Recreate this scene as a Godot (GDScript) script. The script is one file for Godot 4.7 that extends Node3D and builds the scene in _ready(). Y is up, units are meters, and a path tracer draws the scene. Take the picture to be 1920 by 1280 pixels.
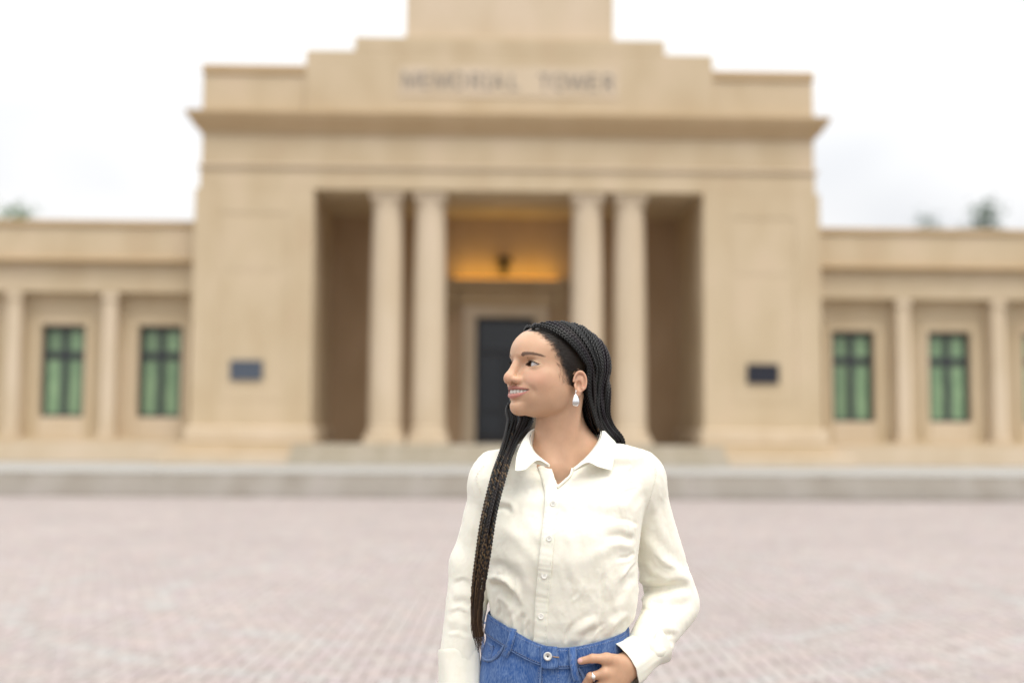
extends Node3D

# ---------------------------------------------------------------- helpers
var used := {}

func numbered(called: String) -> String:
	var n: int = used.get(called, 0)
	used[called] = n + 1
	return called if n == 0 else "%s_%03d" % [called, n]

func tag(o: Node, label: String, category: String, group := "", kind := "") -> void:
	if label: o.set_meta("label", label)
	if category: o.set_meta("category", category)
	if group: o.set_meta("group", group)
	if kind: o.set_meta("kind", kind)

func put(m: Mesh, called: String, mat: Material, parent: Node = self, at := Vector3.ZERO) -> MeshInstance3D:
	var o := MeshInstance3D.new()
	o.name = numbered(called) if parent == self else called
	o.mesh = m
	if mat: o.material_override = mat
	o.position = at
	parent.add_child(o, true)
	return o

func group_node(called: String, parent: Node = self, at := Vector3.ZERO) -> Node3D:
	var o := Node3D.new()
	o.name = numbered(called) if parent == self else called
	o.position = at
	parent.add_child(o, true)
	return o

func new_tool() -> SurfaceTool:
	var st := SurfaceTool.new()
	st.begin(Mesh.PRIMITIVE_TRIANGLES)
	return st

func quad(st: SurfaceTool, a: Vector3, b: Vector3, c: Vector3, d: Vector3) -> void:
	# a b c d counter-clockwise seen from outside
	var n := (c - a).cross(b - a).normalized() * -1.0
	for v in [a, c, b, a, d, c]:
		st.set_normal(n)
		st.add_vertex(v)

# a box with chamfered edges
func add_box(st: SurfaceTool, lo: Vector3, hi: Vector3, ch := 0.0) -> void:
	if ch <= 0.0:
		var p := func(i: int, j: int, k: int) -> Vector3: return Vector3(hi.x if i else lo.x, hi.y if j else lo.y, hi.z if k else lo.z)
		quad(st, p.call(0,0,1), p.call(1,0,1), p.call(1,1,1), p.call(0,1,1))
		quad(st, p.call(1,0,0), p.call(0,0,0), p.call(0,1,0), p.call(1,1,0))
		quad(st, p.call(1,0,1), p.call(1,0,0), p.call(1,1,0), p.call(1,1,1))
		quad(st, p.call(0,0,0), p.call(0,0,1), p.call(0,1,1), p.call(0,1,0))
		quad(st, p.call(0,1,1), p.call(1,1,1), p.call(1,1,0), p.call(0,1,0))
		quad(st, p.call(0,0,0), p.call(1,0,0), p.call(1,0,1), p.call(0,0,1))
		return
	var mid := (lo + hi) / 2.0
	var h := (hi - lo) / 2.0
	var f := h - Vector3(ch, ch, ch)
	for ax in 3:
		var u := (ax + 1) % 3
		var w := (ax + 2) % 3
		for s in [-1.0, 1.0]:
			var q := []
			for t in [[-1, -1], [1, -1], [1, 1], [-1, 1]]:
				var v := Vector3.ZERO
				v[ax] = h[ax] * s
				v[u] = f[u] * t[0]
				v[w] = f[w] * t[1]
				q.append(mid + v)
			if s > 0: quad(st, q[0], q[1], q[2], q[3])
			else: quad(st, q[3], q[2], q[1], q[0])
		# edges parallel to ax
		for a in [-1.0, 1.0]:
			for b in [-1.0, 1.0]:
				var p1 := Vector3.ZERO
				p1[u] = h[u] * a
				p1[w] = f[w] * b
				var p2 := Vector3.ZERO
				p2[u] = f[u] * a
				p2[w] = h[w] * b
				var e := Vector3.ZERO
				e[ax] = f[ax]
				_edge(st, mid, p1, p2, e)
	for a in [-1.0, 1.0]:
		for b in [-1.0, 1.0]:
			for c in [-1.0, 1.0]:
				var s3 := Vector3(a, b, c)
				var v1 := mid + Vector3(h.x, f.y, f.z) * s3
				var v2 := mid + Vector3(f.x, h.y, f.z) * s3
				var v3 := mid + Vector3(f.x, f.y, h.z) * s3
				var n := s3.normalized()
				var order := [v1, v3, v2] if a * b * c > 0 else [v1, v2, v3]
				for v in order:
					st.set_normal(n)
					st.add_vertex(v)

func _edge(st: SurfaceTool, mid: Vector3, p1: Vector3, p2: Vector3, e: Vector3) -> void:
	var out := (p1 + p2).normalized()
	var n := (p1 - p2).cross(e)
	if n.dot(out) > 0: quad(st, mid + p2 - e, mid + p1 - e, mid + p1 + e, mid + p2 + e)
	else: quad(st, mid + p1 - e, mid + p2 - e, mid + p2 + e, mid + p1 + e)

func box(called: String, mat: Material, parent: Node, x0: float, x1: float, y0: float, y1: float, z0: float, z1: float, ch := 0.0) -> MeshInstance3D:
	var st := new_tool()
	var mid := Vector3((x0 + x1) / 2.0, y0, (z0 + z1) / 2.0)
	add_box(st, Vector3(x0, y0, z0) - mid, Vector3(x1, y1, z1) - mid, ch)
	return put(st.commit(), called, mat, parent, mid)

# profile of (radius, height) pairs turned round the y axis
func lathe(profile: Array, sides := 40, smooth_deg := 40.0) -> ArrayMesh:
	var st := new_tool()
	for i in profile.size() - 1:
		var a: Vector2 = profile[i]
		var b: Vector2 = profile[i + 1]
		var dir := b - a
		var nrm := Vector2(dir.y, -dir.x).normalized()
		var na := nrm
		var nb := nrm
		if i > 0:
			var pd: Vector2 = a - profile[i - 1]
			var pn := Vector2(pd.y, -pd.x).normalized()
			if pn.angle_to(nrm) < deg_to_rad(smooth_deg) and pn.angle_to(nrm) > -deg_to_rad(smooth_deg): na = (pn + nrm).normalized()
		if i < profile.size() - 2:
			var qd: Vector2 = profile[i + 2] - b
			var qn := Vector2(qd.y, -qd.x).normalized()
			if absf(qn.angle_to(nrm)) < deg_to_rad(smooth_deg): nb = (qn + nrm).normalized()
		for s in sides:
			var t0 := TAU * s / sides
			var t1 := TAU * (s + 1) / sides
			var c0 := Vector3(sin(t0), 0, cos(t0))
			var c1 := Vector3(sin(t1), 0, cos(t1))
			var up := Vector3.UP
			var vs := [c0 * a.x + up * a.y, c1 * a.x + up * a.y, c1 * b.x + up * b.y, c0 * b.x + up * b.y]
			var ns := [c0 * na.x + up * na.y, c1 * na.x + up * na.y, c1 * nb.x + up * nb.y, c0 * nb.x + up * nb.y]
			for k in [0, 2, 1, 0, 3, 2]:
				st.set_normal(ns[k])
				st.add_vertex(vs[k])
	return st.commit()

# a profile in (z, y) swept along x with its two ends returned round the corners (a cornice on three sides)
func moulding(profile: Array, half: float, back: float) -> ArrayMesh:
	# profile: Vector2(projection, y); plan: back-left, front-left, front-right, back-right
	var st := new_tool()
	for i in profile.size() - 1:
		var a: Vector2 = profile[i]
		var b: Vector2 = profile[i + 1]
		var pa := [Vector3(-half - a.x, a.y, back), Vector3(-half - a.x, a.y, a.x), Vector3(half + a.x, a.y, a.x), Vector3(half + a.x, a.y, back)]
		var pb := [Vector3(-half - b.x, b.y, back), Vector3(-half - b.x, b.y, b.x), Vector3(half + b.x, b.y, b.x), Vector3(half + b.x, b.y, back)]
		for k in 3:
			quad(st, pa[k], pa[k + 1], pb[k + 1], pb[k])
	return st.commit()

func ramp_noise(size: int, freq: float, colors: Array, offsets: Array, seed_no: int, kind := FastNoiseLite.TYPE_SIMPLEX_SMOOTH, octaves := 4) -> NoiseTexture2D:
	var n := FastNoiseLite.new()
	n.noise_type = kind
	n.frequency = freq
	n.fractal_octaves = octaves
	n.seed = seed_no
	var g := Gradient.new()
	g.offsets = PackedFloat32Array(offsets)
	g.colors = PackedColorArray(colors)
	var t := NoiseTexture2D.new()
	t.width = size
	t.height = size
	t.seamless = true
	t.noise = n
	t.color_ramp = g
	return t

func lin(r: float, g: float, b: float) -> Color:
	return Color(r, g, b).linear_to_srgb()

func plain(r: float, g: float, b: float, rough := 0.8, metal := 0.0) -> StandardMaterial3D:
	var m := StandardMaterial3D.new()
	m.albedo_color = lin(r, g, b)
	m.roughness = rough
	m.metallic = metal
	return m

# stone: base colour (linear) broken up by a coarse and a fine noise
func stone(r: float, g: float, b: float, spread: float, scale: float, seed_no: int, rough := 0.85, relief := 0.15) -> StandardMaterial3D:
	var m := StandardMaterial3D.new()
	var lo := 1.0 - spread
	var hi := 1.0 + spread
	m.albedo_texture = ramp_noise(512, 0.012, [lin(r * lo, g * lo * 0.98, b * lo * 0.95), lin(r, g, b), lin(r * hi, g * hi, b * hi * 1.03)], [0.2, 0.5, 0.8], seed_no, FastNoiseLite.TYPE_SIMPLEX_SMOOTH, 6)
	m.uv1_triplanar = true
	m.uv1_world_triplanar = true
	m.uv1_scale = Vector3(scale, scale * 0.45, scale)   # weathering runs downwards
	m.roughness = rough
	m.heightmap_enabled = relief > 0.0
	if relief > 0.0:
		m.heightmap_texture = ramp_noise(512, 0.05, [Color.BLACK, Color.WHITE], [0.2, 0.8], seed_no + 7)
		m.heightmap_scale = relief
	return m

# ---------------------------------------------------------------- camera, sky, light
func set_camera() -> void:
	var cam := Camera3D.new()
	cam.name = "camera"
	cam.position = Vector3(0, 1.42, 0)
	cam.rotation_order = EULER_ORDER_YXZ
	cam.rotation_degrees = Vector3(4.35, 0, 0.33)
	cam.fov = 31.1
	cam.near = 0.05
	cam.far = 400.0
	var attr := CameraAttributesPhysical.new()
	attr.frustum_focal_length = 43.0
	attr.frustum_focus_distance = 2.66
	attr.exposure_aperture = 1.45
	cam.attributes = attr
	add_child(cam)
	cam.fov = 31.1
	cam.current = true

func set_light() -> void:
	var env := Environment.new()
	env.background_mode = Environment.BG_SKY
	env.tonemap_mode = Environment.TONE_MAPPER_LINEAR
	env.tonemap_exposure = 1.14
	env.sdfgi_enabled = true
	env.ssao_enabled = true
	env.ssil_enabled = true
	# an overcast sky: brighter towards the zenith, with soft cloud patches
	var w := 512
	var h := 256
	var im := Image.create(w, h, false, Image.FORMAT_RGBF)
	var n := FastNoiseLite.new()
	n.seed = 5
	n.frequency = 1.3
	n.fractal_octaves = 4
	for y in h:
		var el := (0.5 - (y + 0.5) / h) * PI
		var s := maxf(sin(el), 0.0)
		var base := 0.645 * (1.0 + 1.85 * s)
		if el < 0: base = 0.6
		for x in w:
			var az := (x + 0.5) / w * TAU
			var d := Vector3(cos(az) * cos(el), sin(el) * 2.2, sin(az) * cos(el))
			var c := n.get_noise_3dv(d * 2.0)
			var tone := base * (1.0 + 0.30 * c)
			var blue := clampf(0.35 - c * 1.4, 0.0, 1.0)
			im.set_pixel(x, y, Color(tone * (1.0 - 0.055 * blue), tone * (1.0 - 0.028 * blue), tone * (1.0 + 0.02 * blue)))
	var pano := PanoramaSkyMaterial.new()
	pano.panorama = ImageTexture.create_from_image(im)
	pano.energy_multiplier = 1.0
	var sky := Sky.new()
	sky.sky_material = pano
	env.sky = sky
	var we := WorldEnvironment.new()
	we.name = "environment"
	we.environment = env
	add_child(we)
	var sun := DirectionalLight3D.new()
	sun.name = "sun"
	sun.light_energy = 0.5
	sun.light_angular_distance = 30.0
	sun.light_color = Color(1.0, 0.965, 0.91)
	sun.shadow_enabled = true
	sun.rotation_degrees = Vector3(-60, 30, 0)
	add_child(sun)

func _ready() -> void:
	set_camera()
	set_light()
	build_ground()
	build_building()
	build_trees()
	build_person()

# ---------------------------------------------------------------- the plaza
func build_ground() -> void:
	var st := new_tool()
	quad(st, Vector3(-150, 0, 60), Vector3(150, 0, 60), Vector3(150, 0, -260), Vector3(-150, 0, -260))
	var base := put(st.commit(), "plaza_ground", stone(0.22, 0.19, 0.17, 0.15, 0.4, 3, 0.95, 0.0))
	tag(base, "", "", "", "structure")
	# clay pavers in running bond, long side towards the portico, with two rings of grey pavers
	var rng := RandomNumberGenerator.new()
	rng.seed = 41
	var st2 := new_tool()
	add_box(st2, Vector3(-0.0455, -0.03, -0.0955), Vector3(0.0455, 0.03, 0.0955), 0.006)
	var brick := st2.commit()
	var tones := [Vector3(0.435, 0.374, 0.360), Vector3(0.425, 0.379, 0.355), Vector3(0.448, 0.397, 0.374), Vector3(0.412, 0.351, 0.341), Vector3(0.425, 0.388, 0.370), Vector3(0.453, 0.383, 0.360), Vector3(0.398, 0.346, 0.326), Vector3(0.430, 0.374, 0.370)]
	var mats := []
	var grain := ramp_noise(256, 0.03, [Color(0.80, 0.79, 0.78), Color(0.95, 0.95, 0.95), Color(1, 1, 1)], [0.15, 0.5, 0.85], 9)
	for t in tones + [Vector3(0.435, 0.415, 0.40)]:
		var m := plain(t.x, t.y, t.z, 0.9)
		m.albedo_texture = grain
		m.uv1_triplanar = true
		m.uv1_world_triplanar = true
		m.uv1_scale = Vector3(4, 4, 4)
		mats.append(m)
	var mm_mat := StandardMaterial3D.new()
	mm_mat.vertex_color_use_as_albedo = true
	mm_mat.albedo_texture = grain
	mm_mat.uv1_triplanar = true
	mm_mat.uv1_world_triplanar = true
	mm_mat.uv1_scale = Vector3(4, 4, 4)
	mm_mat.roughness = 0.9
	var near := []
	var far := []
	var patch := FastNoiseLite.new()
	patch.seed = 12
	patch.frequency = 0.35
	var cx := 0.1
	var cz := -11.4
	for i in range(-230, 231):
		for j in range(45, 272):
			var k := posmod(i - j, 4)
			if k != 0 and k != 3: continue
			# herringbone: k 0 lies across the view, k 3 points towards the portico
			var x := i * 0.1005 + (0.05025 if k == 0 else 0.0)
			var z := -j * 0.1005 - (0.0 if k == 0 else 0.05025)
			if z < -27.1 or absf(x) > 2.0 + -z * 0.8: continue
			var r := Vector2(x - cx, z - cz).length()
			var ring := (absf(r - 3.2) < 0.085 or absf(r - 4.35) < 0.085) and rng.randf() < 0.55
			var pick: int = rng.randi_range(0, 7)
			var y := rng.randf_range(-0.002, 0.002) - 0.022
			var basis := Basis(Vector3(rng.randf_range(-1, 1), 0, rng.randf_range(-1, 1)).normalized(), rng.randf_range(0, 0.008)) * Basis(Vector3.UP, rng.randf_range(-0.01, 0.01) + (PI / 2.0 if k == 0 else 0.0))
			var place := Transform3D(basis, Vector3(x, y, z))
			var p := patch.get_noise_2d(x, z)
			var view := absf(x) / -z
			var score := -z + (100.0 if view > 0.42 or absf(x + z * 0.035) / -z < 0.075 else 0.0)
			var c: Vector3 = Vector3(0.435, 0.415, 0.40) if ring else tones[pick]
			c *= (1.0 + 0.07 * p) * rng.randf_range(0.94, 1.055)
			far.append([score, place, c, 8 if ring else pick])
	far.sort_custom(func(a, b): return a[0] < b[0])
	for i in 300:
		var b: Array = far[i]
		var o := put(brick, "brick", mats[b[3]], base)
		o.transform = b[1]
	var mm := MultiMesh.new()
	mm.transform_format = MultiMesh.TRANSFORM_3D
	mm.use_colors = true
	mm.mesh = brick
	mm.instance_count = far.size() - 300
	for i in range(300, far.size()):
		mm.set_instance_transform(i - 300, far[i][1])
		var c: Vector3 = far[i][2]
		mm.set_instance_color(i - 300, Color(c.x, c.y, c.z))
	var mi := MultiMeshInstance3D.new()
	mi.name = "brick_paving"
	mi.multimesh = mm
	mi.material_override = mm_mat
	mi.set_meta("kind", "stuff")
	base.add_child(mi)

# ---------------------------------------------------------------- the building
func build_building() -> void:
	var b := group_node("memorial_building", self, Vector3(-0.1, 0, -36.0))
	b.rotation_degrees.y = 1.5
	tag(b, "sandstone memorial hall with columned portico and low window wings behind the plaza", "building")
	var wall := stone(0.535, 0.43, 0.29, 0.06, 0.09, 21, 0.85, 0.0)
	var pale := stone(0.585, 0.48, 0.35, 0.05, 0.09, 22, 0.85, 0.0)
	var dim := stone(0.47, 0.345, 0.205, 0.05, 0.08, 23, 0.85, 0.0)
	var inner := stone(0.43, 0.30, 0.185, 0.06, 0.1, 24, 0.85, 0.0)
	var grey := stone(0.43, 0.385, 0.305, 0.08, 0.2, 25, 0.85, 0.0)
	var slab := stone(0.385, 0.38, 0.36, 0.06, 0.15, 26, 0.85, 0.0)
	var kerb := stone(0.385, 0.355, 0.315, 0.10, 0.12, 27, 0.85, 0.0)
	# terrace
	var t := group_node("terrace", self, Vector3(-0.1, 0, -36.0))
	t.rotation_degrees.y = 1.5
	tag(t, "", "", "", "structure")
	for k in range(-9, 9):
		box("step", kerb, t, k * 3.0 + 0.004, k * 3.0 + 2.996, 0.0, 0.285, 1.7, 8.72, 0.012)
		box("step", kerb, t, k * 3.0 + 1.004, k * 3.0 + 3.996, 0.285, 0.545, 1.7, 8.36, 0.012)
	box("terrace_slab", slab, t, -27.0, 27.0, 0.545, 0.56, -16.0, 8.36)
	# portico floor and steps
	box("portico_step", grey, b, -6.15, 6.15, 0.56, 0.75, -1.0, 1.75, 0.01)
	box("portico_step", grey, b, -6.15, 6.15, 0.75, 0.94, -1.0, 1.40, 0.01)
	box("portico_step", grey, b, -6.15, 6.15, 0.94, 1.12, -6.0, 1.05, 0.01)
	# pylons
	for s in [-1.0, 1.0]:
		var px := group_node("pylon", b, Vector3(s * 7.54, 0, 0))
		box("plinth", pale, px, -2.35, 1.85, 0.56, 0.86, -5.6, 1.35, 0.02) if s < 0 else box("plinth", pale, px, -1.85, 2.35, 0.56, 0.86, -5.6, 1.35, 0.02)
		box("base_course", wall, px, -1.95, 1.95, 0.86, 1.13, -5.6, 0.42, 0.02)
		box("base_moulding", pale, px, -1.87, 1.87, 1.13, 1.62, -5.6, 0.2, 0.05)
		box("wall_block", wall, px, -1.75, 1.75, 1.62, 8.64, -5.6, -0.02)
		# raised border leaving a sunk field
		box("stile", wall, px, -1.75, -1.0, 1.62, 8.64, -0.02, 0.0, 0.006)
		box("stile", wall, px, 1.0, 1.75, 1.62, 8.64, -0.02, 0.0, 0.006)
		box("rail", wall, px, -1.0, 1.0, 7.9, 8.64, -0.02, 0.0, 0.006)
		box("rail", wall, px, -1.0, 1.0, 1.62, 2.2, -0.02, 0.0, 0.006)
		box("panel", wall, px, -0.85, 0.85, 6.2, 7.7, -0.02, -0.008, 0.006)
		box("panel", wall, px, -0.85, 0.85, 2.4, 6.0, -0.02, -0.008, 0.006)
		var pq := box("plaque", plain(0.10, 0.12, 0.155, 0.35, 0.6) if s < 0 else plain(0.018, 0.02, 0.032, 0.5, 0.3), px, -0.45, 0.45, 2.98, 3.53, -0.02, 0.045, 0.015)
		pq.set_meta("label", "blue grey metal plaque" if s < 0 else "dark metal plaque")
		pq.position.x += -0.12 if s < 0 else -0.02
		var rim := new_tool()
		for q in [[-0.47, -0.41, 0.0, 0.55], [0.41, 0.47, 0.0, 0.55], [-0.41, 0.41, 0.0, 0.05], [-0.41, 0.41, 0.5, 0.55]]:
			add_box(rim, Vector3(q[0], q[2] - 0.01, 0.02), Vector3(q[1], q[3] + 0.01, 0.05), 0.006)
		put(rim.commit(), "plaque_rim", pq.material_override, pq)
	# columns in two pairs
	for cx in [-3.65, -2.36, 2.36, 3.65]:
		var c := group_node("column", b, Vector3(cx, 1.12, -0.62))
		box("plinth", pale, c, -0.6, 0.6, 0.0, 0.2, -0.6, 0.6, 0.02)
		put(lathe([Vector2(0.58, 0.2), Vector2(0.60, 0.26), Vector2(0.58, 0.33), Vector2(0.52, 0.37), Vector2(0.52, 0.42), Vector2(0.54, 0.46), Vector2(0.49, 0.52)]), "base", pale, c)
		var prof := []
		for i in 13:
			var f := i / 12.0
			prof.append(Vector2(0.492 - 0.05 * f * f, 0.52 + f * 6.43))
		put(lathe(prof, 48), "shaft", pale, c)
		put(lathe([Vector2(0.442, 6.95), Vector2(0.46, 6.99), Vector2(0.445, 7.03), Vector2(0.445, 7.13), Vector2(0.475, 7.22), Vector2(0.48, 7.26)]), "capital", pale, c)
		box("abacus", pale, c, -0.49, 0.49, 7.26, 7.52, -0.49, 0.49, 0.015)
	# porch room
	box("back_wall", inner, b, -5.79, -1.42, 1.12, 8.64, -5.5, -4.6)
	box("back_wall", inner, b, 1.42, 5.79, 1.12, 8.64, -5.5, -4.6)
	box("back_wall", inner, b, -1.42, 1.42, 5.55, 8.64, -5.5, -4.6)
	# door
	var d := group_node("door", b, Vector3(0, 1.12, -4.6))
	box("jamb", pale, d, -1.42, -0.98, 0.0, 4.2, -0.35, 0.12, 0.02)
	box("jamb", pale, d, 0.98, 1.42, 0.0, 4.2, -0.35, 0.12, 0.02)
	box("lintel", pale, d, -1.42, 1.42, 4.2, 4.55, -0.35, 0.12, 0.02)
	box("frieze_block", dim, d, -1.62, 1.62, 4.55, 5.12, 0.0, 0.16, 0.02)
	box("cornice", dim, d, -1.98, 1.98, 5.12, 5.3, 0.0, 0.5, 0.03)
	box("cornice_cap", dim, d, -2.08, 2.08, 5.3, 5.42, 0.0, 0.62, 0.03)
	for s in [-1.0, 1.0]:
		var br := new_tool()
		add_box(br, Vector3(-0.14, 0.35, 0), Vector3(0.14, 0.9, 0.4), 0.03)
		add_box(br, Vector3(-0.11, 0.0, 0), Vector3(0.11, 0.347, 0.24), 0.03)
		put(br.commit(), "bracket", dim, d, Vector3(s * 1.8, 4.2, 0))
	var metal := plain(0.035, 0.035, 0.04, 0.45, 0.4)
	var dark_glass := plain(0.02, 0.024, 0.032, 0.08)
	box("door_glass", dark_glass, d, -0.98, 0.98, 0.0, 4.2, -0.3, -0.26)
	for q in [[-0.98, -0.86, 0.0, 4.2], [0.86, 0.98, 0.0, 4.2], [-0.07, 0.07, 0.0, 3.0], [-0.86, 0.86, 4.06, 4.2], [-0.86, 0.86, 2.95, 3.1], [-0.86, -0.07, 0.0, 0.28], [0.07, 0.86, 0.0, 0.28], [-0.86, -0.07, 1.05, 1.13], [0.07, 0.86, 1.05, 1.13]]:
		box("door_frame", metal, d, q[0], q[1], q[2], q[3], -0.26, -0.2, 0.01)
	# lantern standing on the door cornice, with a warm cove lamp behind it
	var l := group_node("lantern", b, Vector3(-0.07, 6.54, -4.25))
	var bronze := plain(0.05, 0.04, 0.03, 0.5, 0.5)
	put(lathe([Vector2(0.0, 0.0), Vector2(0.17, 0.0), Vector2(0.17, 0.05), Vector2(0.1, 0.09), Vector2(0.06, 0.14), Vector2(0.06, 0.2)], 16), "foot", bronze, l)
	put(lathe([Vector2(0.06, 0.2), Vector2(0.15, 0.26), Vector2(0.17, 0.42), Vector2(0.13, 0.5), Vector2(0.1, 0.52)], 8, 5.0), "body", bronze, l)
	put(lathe([Vector2(0.1, 0.52), Vector2(0.25, 0.56), Vector2(0.27, 0.68), Vector2(0.2, 0.74), Vector2(0.0, 0.78)], 8, 5.0), "cap", bronze, l)
	var glow := plain(0.9, 0.6, 0.2)
	glow.emission_enabled = true
	glow.emission = Color(1.0, 0.62, 0.16)
	glow.emission_energy_multiplier = 1.5
	var lamp := box("cove_lamp", glow, b, -1.7, 1.7, 6.545, 6.575, -4.10, -4.04)
	lamp.set_meta("label", "warm strip lamp on the door cornice")
	var al := AreaLight3D.new()
	al.name = "cove_light"
	al.area_size = Vector2(3.4, 0.06)
	al.light_energy = 2.1
	al.area_range = 12.0
	al.light_color = Color(1.0, 0.80, 0.32)
	al.shadow_enabled = true
	al.position = Vector3(0, 6.59, -4.07)
	al.rotation_degrees = Vector3(64, 0, 0)
	b.add_child(al)
	# entablature
	box("architrave", wall, b, -9.16, 9.16, 8.64, 9.25, -5.6, 0.0, 0.01)
	put(moulding([Vector2(0.0, 9.25), Vector2(0.07, 9.26), Vector2(0.09, 9.32), Vector2(0.02, 9.36), Vector2(0.0, 9.36)], 9.16, -5.6), "band_moulding", pale, b)
	box("frieze", wall, b, -9.13, 9.13, 9.25, 10.32, -5.6, -0.03)
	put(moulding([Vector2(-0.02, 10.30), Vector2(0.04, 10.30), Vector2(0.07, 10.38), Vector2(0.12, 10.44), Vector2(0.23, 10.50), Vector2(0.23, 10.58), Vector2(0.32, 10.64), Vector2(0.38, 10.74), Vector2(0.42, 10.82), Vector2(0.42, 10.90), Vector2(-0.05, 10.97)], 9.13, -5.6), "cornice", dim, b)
	# stepped parapet
	box("parapet", wall, b, -9.15, -6.1, 10.9, 12.1, -4.5, -0.05, 0.01)
	box("parapet", wall, b, 6.1, 9.15, 10.9, 12.1, -4.5, -0.05, 0.01)
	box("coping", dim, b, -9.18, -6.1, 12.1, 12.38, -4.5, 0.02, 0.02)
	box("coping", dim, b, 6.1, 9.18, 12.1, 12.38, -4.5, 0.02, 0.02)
	box("parapet", wall, b, -6.1, 6.1, 10.9, 12.84, -4.7, 0.03, 0.015)
	box("parapet", wall, b, -4.66, 4.66, 12.84, 13.27, -4.7, 0.03, 0.015)
	var ins := box("inscription_panel", pale, b, -3.35, 3.25, 11.45, 12.4, 0.03, 0.055, 0.015)
	var ink := plain(0.23, 0.205, 0.185, 0.6, 0.0)
	var font := SystemFont.new()
	font.font_names = PackedStringArray(["Droid Sans"])
	font.font_weight = 400
	var xs := [-2.97, -2.53, -2.04, -1.53, -1.04, -0.70, -0.36, 0.10, 1.02, 1.48, 2.02, 2.48, 2.93]
	var word := "MEMORIALTOWER"
	for i in word.length():
		var tm := TextMesh.new()
		tm.text = word[i]
		tm.font = font
		tm.font_size = 64
		tm.pixel_size = 0.0105
		tm.depth = 0.05
		put(tm, "letter", ink, ins, Vector3(xs[i] + 0.05, 0.475, 0.012))
	# tower rising behind the parapet
	box("tower", pale, b, -3.17, 3.17, 10.9, 34.0, -9.0, -0.5, 0.03)
	box("tower_base_course", dim, b, -3.24, 3.24, 13.27, 13.42, -9.1, -0.38, 0.02)
	# wings
	var fr := plain(0.03, 0.035, 0.04, 0.5)
	# glass over drawn green blinds, each with its own tone and dust
	var rng := RandomNumberGenerator.new()
	rng.seed = 6
	var panes := []
	for k in 4:
		var g := 0.9 + 0.09 * k
		var pane := StandardMaterial3D.new()
		pane.albedo_texture = ramp_noise(128, 0.02, [lin(0.15 * g, 0.25 * g, 0.135 * g), lin(0.205 * g, 0.315 * g, 0.175 * g)], [0.3, 0.7], 90 + k)
		pane.uv1_triplanar = true
		pane.uv1_world_triplanar = true
		pane.uv1_scale = Vector3(0.9, 0.35, 0.9)
		pane.roughness = 0.35
		pane.clearcoat_enabled = true
		pane.clearcoat = 0.6
		pane.clearcoat_roughness = 0.04
		panes.append(pane)
	for s in [-1.0, 1.0]:
		var wing := group_node("wing", b, Vector3(s * 9.3, 0, -0.9))
		wing.set_meta("label", "low wing left of the portico" if s < 0 else "low wing right of the portico")
		var x0 := -12.0 if s < 0 else 0.0
		var x1 := 0.0 if s < 0 else 12.0
		box("base_course", pale, wing, x0, x1, 0.56, 1.15, -7.0, 0.62, 0.02)
		box("ledge", wall, wing, x0, x1, 1.15, 1.25, -7.0, 0.30, 0.02)
		box("architrave", wall, wing, x0, x1, 5.62, 6.5, -7.0, 0.0, 0.01)
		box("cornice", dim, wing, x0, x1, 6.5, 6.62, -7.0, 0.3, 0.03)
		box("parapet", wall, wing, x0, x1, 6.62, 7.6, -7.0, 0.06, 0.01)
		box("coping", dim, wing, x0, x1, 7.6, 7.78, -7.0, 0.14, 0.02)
		var centres := [-1.24, -4.16, -7.08, -10.0] if s < 0 else [1.34, 4.34, 7.3, 10.25]
		var edges := [x0] if s < 0 else [0.0]
		var cs: Array = centres.duplicate()
		cs.sort()
		# wall of piers between windows, set back behind the pilasters
		var at: float = x0
		for c in cs:
			box("wall_pier", wall, wing, at, c - 0.66, 1.25, 5.62, -7.0, -0.5)
			at = c + 0.66
			box("spandrel", wall, wing, c - 0.66, c + 0.66, 4.66, 5.62, -7.0, -0.5)
			box("apron", pale, wing, c - 0.66, c + 0.66, 1.25, 1.88, -7.0, -0.42, 0.015)
			# raised architrave round the window
			box("window_surround", wall, wing, c - 0.9, c - 0.67, 1.25, 4.9, -0.5, -0.42, 0.01)
			box("window_surround", wall, wing, c + 0.67, c + 0.9, 1.25, 4.9, -0.5, -0.42, 0.01)
			box("window_surround", wall, wing, c - 0.67, c + 0.67, 4.67, 4.9, -0.5, -0.42, 0.01)
			var win := group_node("window", wing, Vector3(c, 1.88, -0.72))
			for q in [[-0.66, -0.53, 0.0, 2.78], [0.53, 0.66, 0.0, 2.78], [-0.53, 0.53, 0.0, 0.09], [-0.53, 0.53, 2.62, 2.78], [-0.53, 0.53, 1.76, 2.0], [-0.1, 0.1, 0.09, 1.76], [-0.1, 0.1, 2.0, 2.62]]:
				box("frame", fr, win, q[0], q[1], q[2], q[3], -0.06, 0.06, 0.012)
			for q in [[-0.53, -0.1, 0.09, 1.76], [0.1, 0.53, 0.09, 1.76], [-0.53, -0.1, 2.0, 2.62], [0.1, 0.53, 2.0, 2.62]]:
				box("pane", panes[rng.randi_range(0, 3)], win, q[0], q[1], q[2], q[3], -0.02, 0.0)
		box("wall_pier", wall, wing, at, x1, 1.25, 5.62, -7.0, -0.5)
		var pil := [-2.66, -5.52, -8.4] if s < 0 else [2.78, 5.72, 8.66]
		for c in pil:
			var pl := group_node("pilaster", wing, Vector3(c, 1.25, -0.5))
			box("shaft", pale, pl, -0.21, 0.21, 0.25, 4.1, 0.0, 0.46, 0.03)
			box("base", pale, pl, -0.26, 0.26, 0.0, 0.25, 0.0, 0.52, 0.03)
			box("capital", pale, pl, -0.24, 0.24, 4.1, 4.37, 0.0, 0.5, 0.03)

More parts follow.
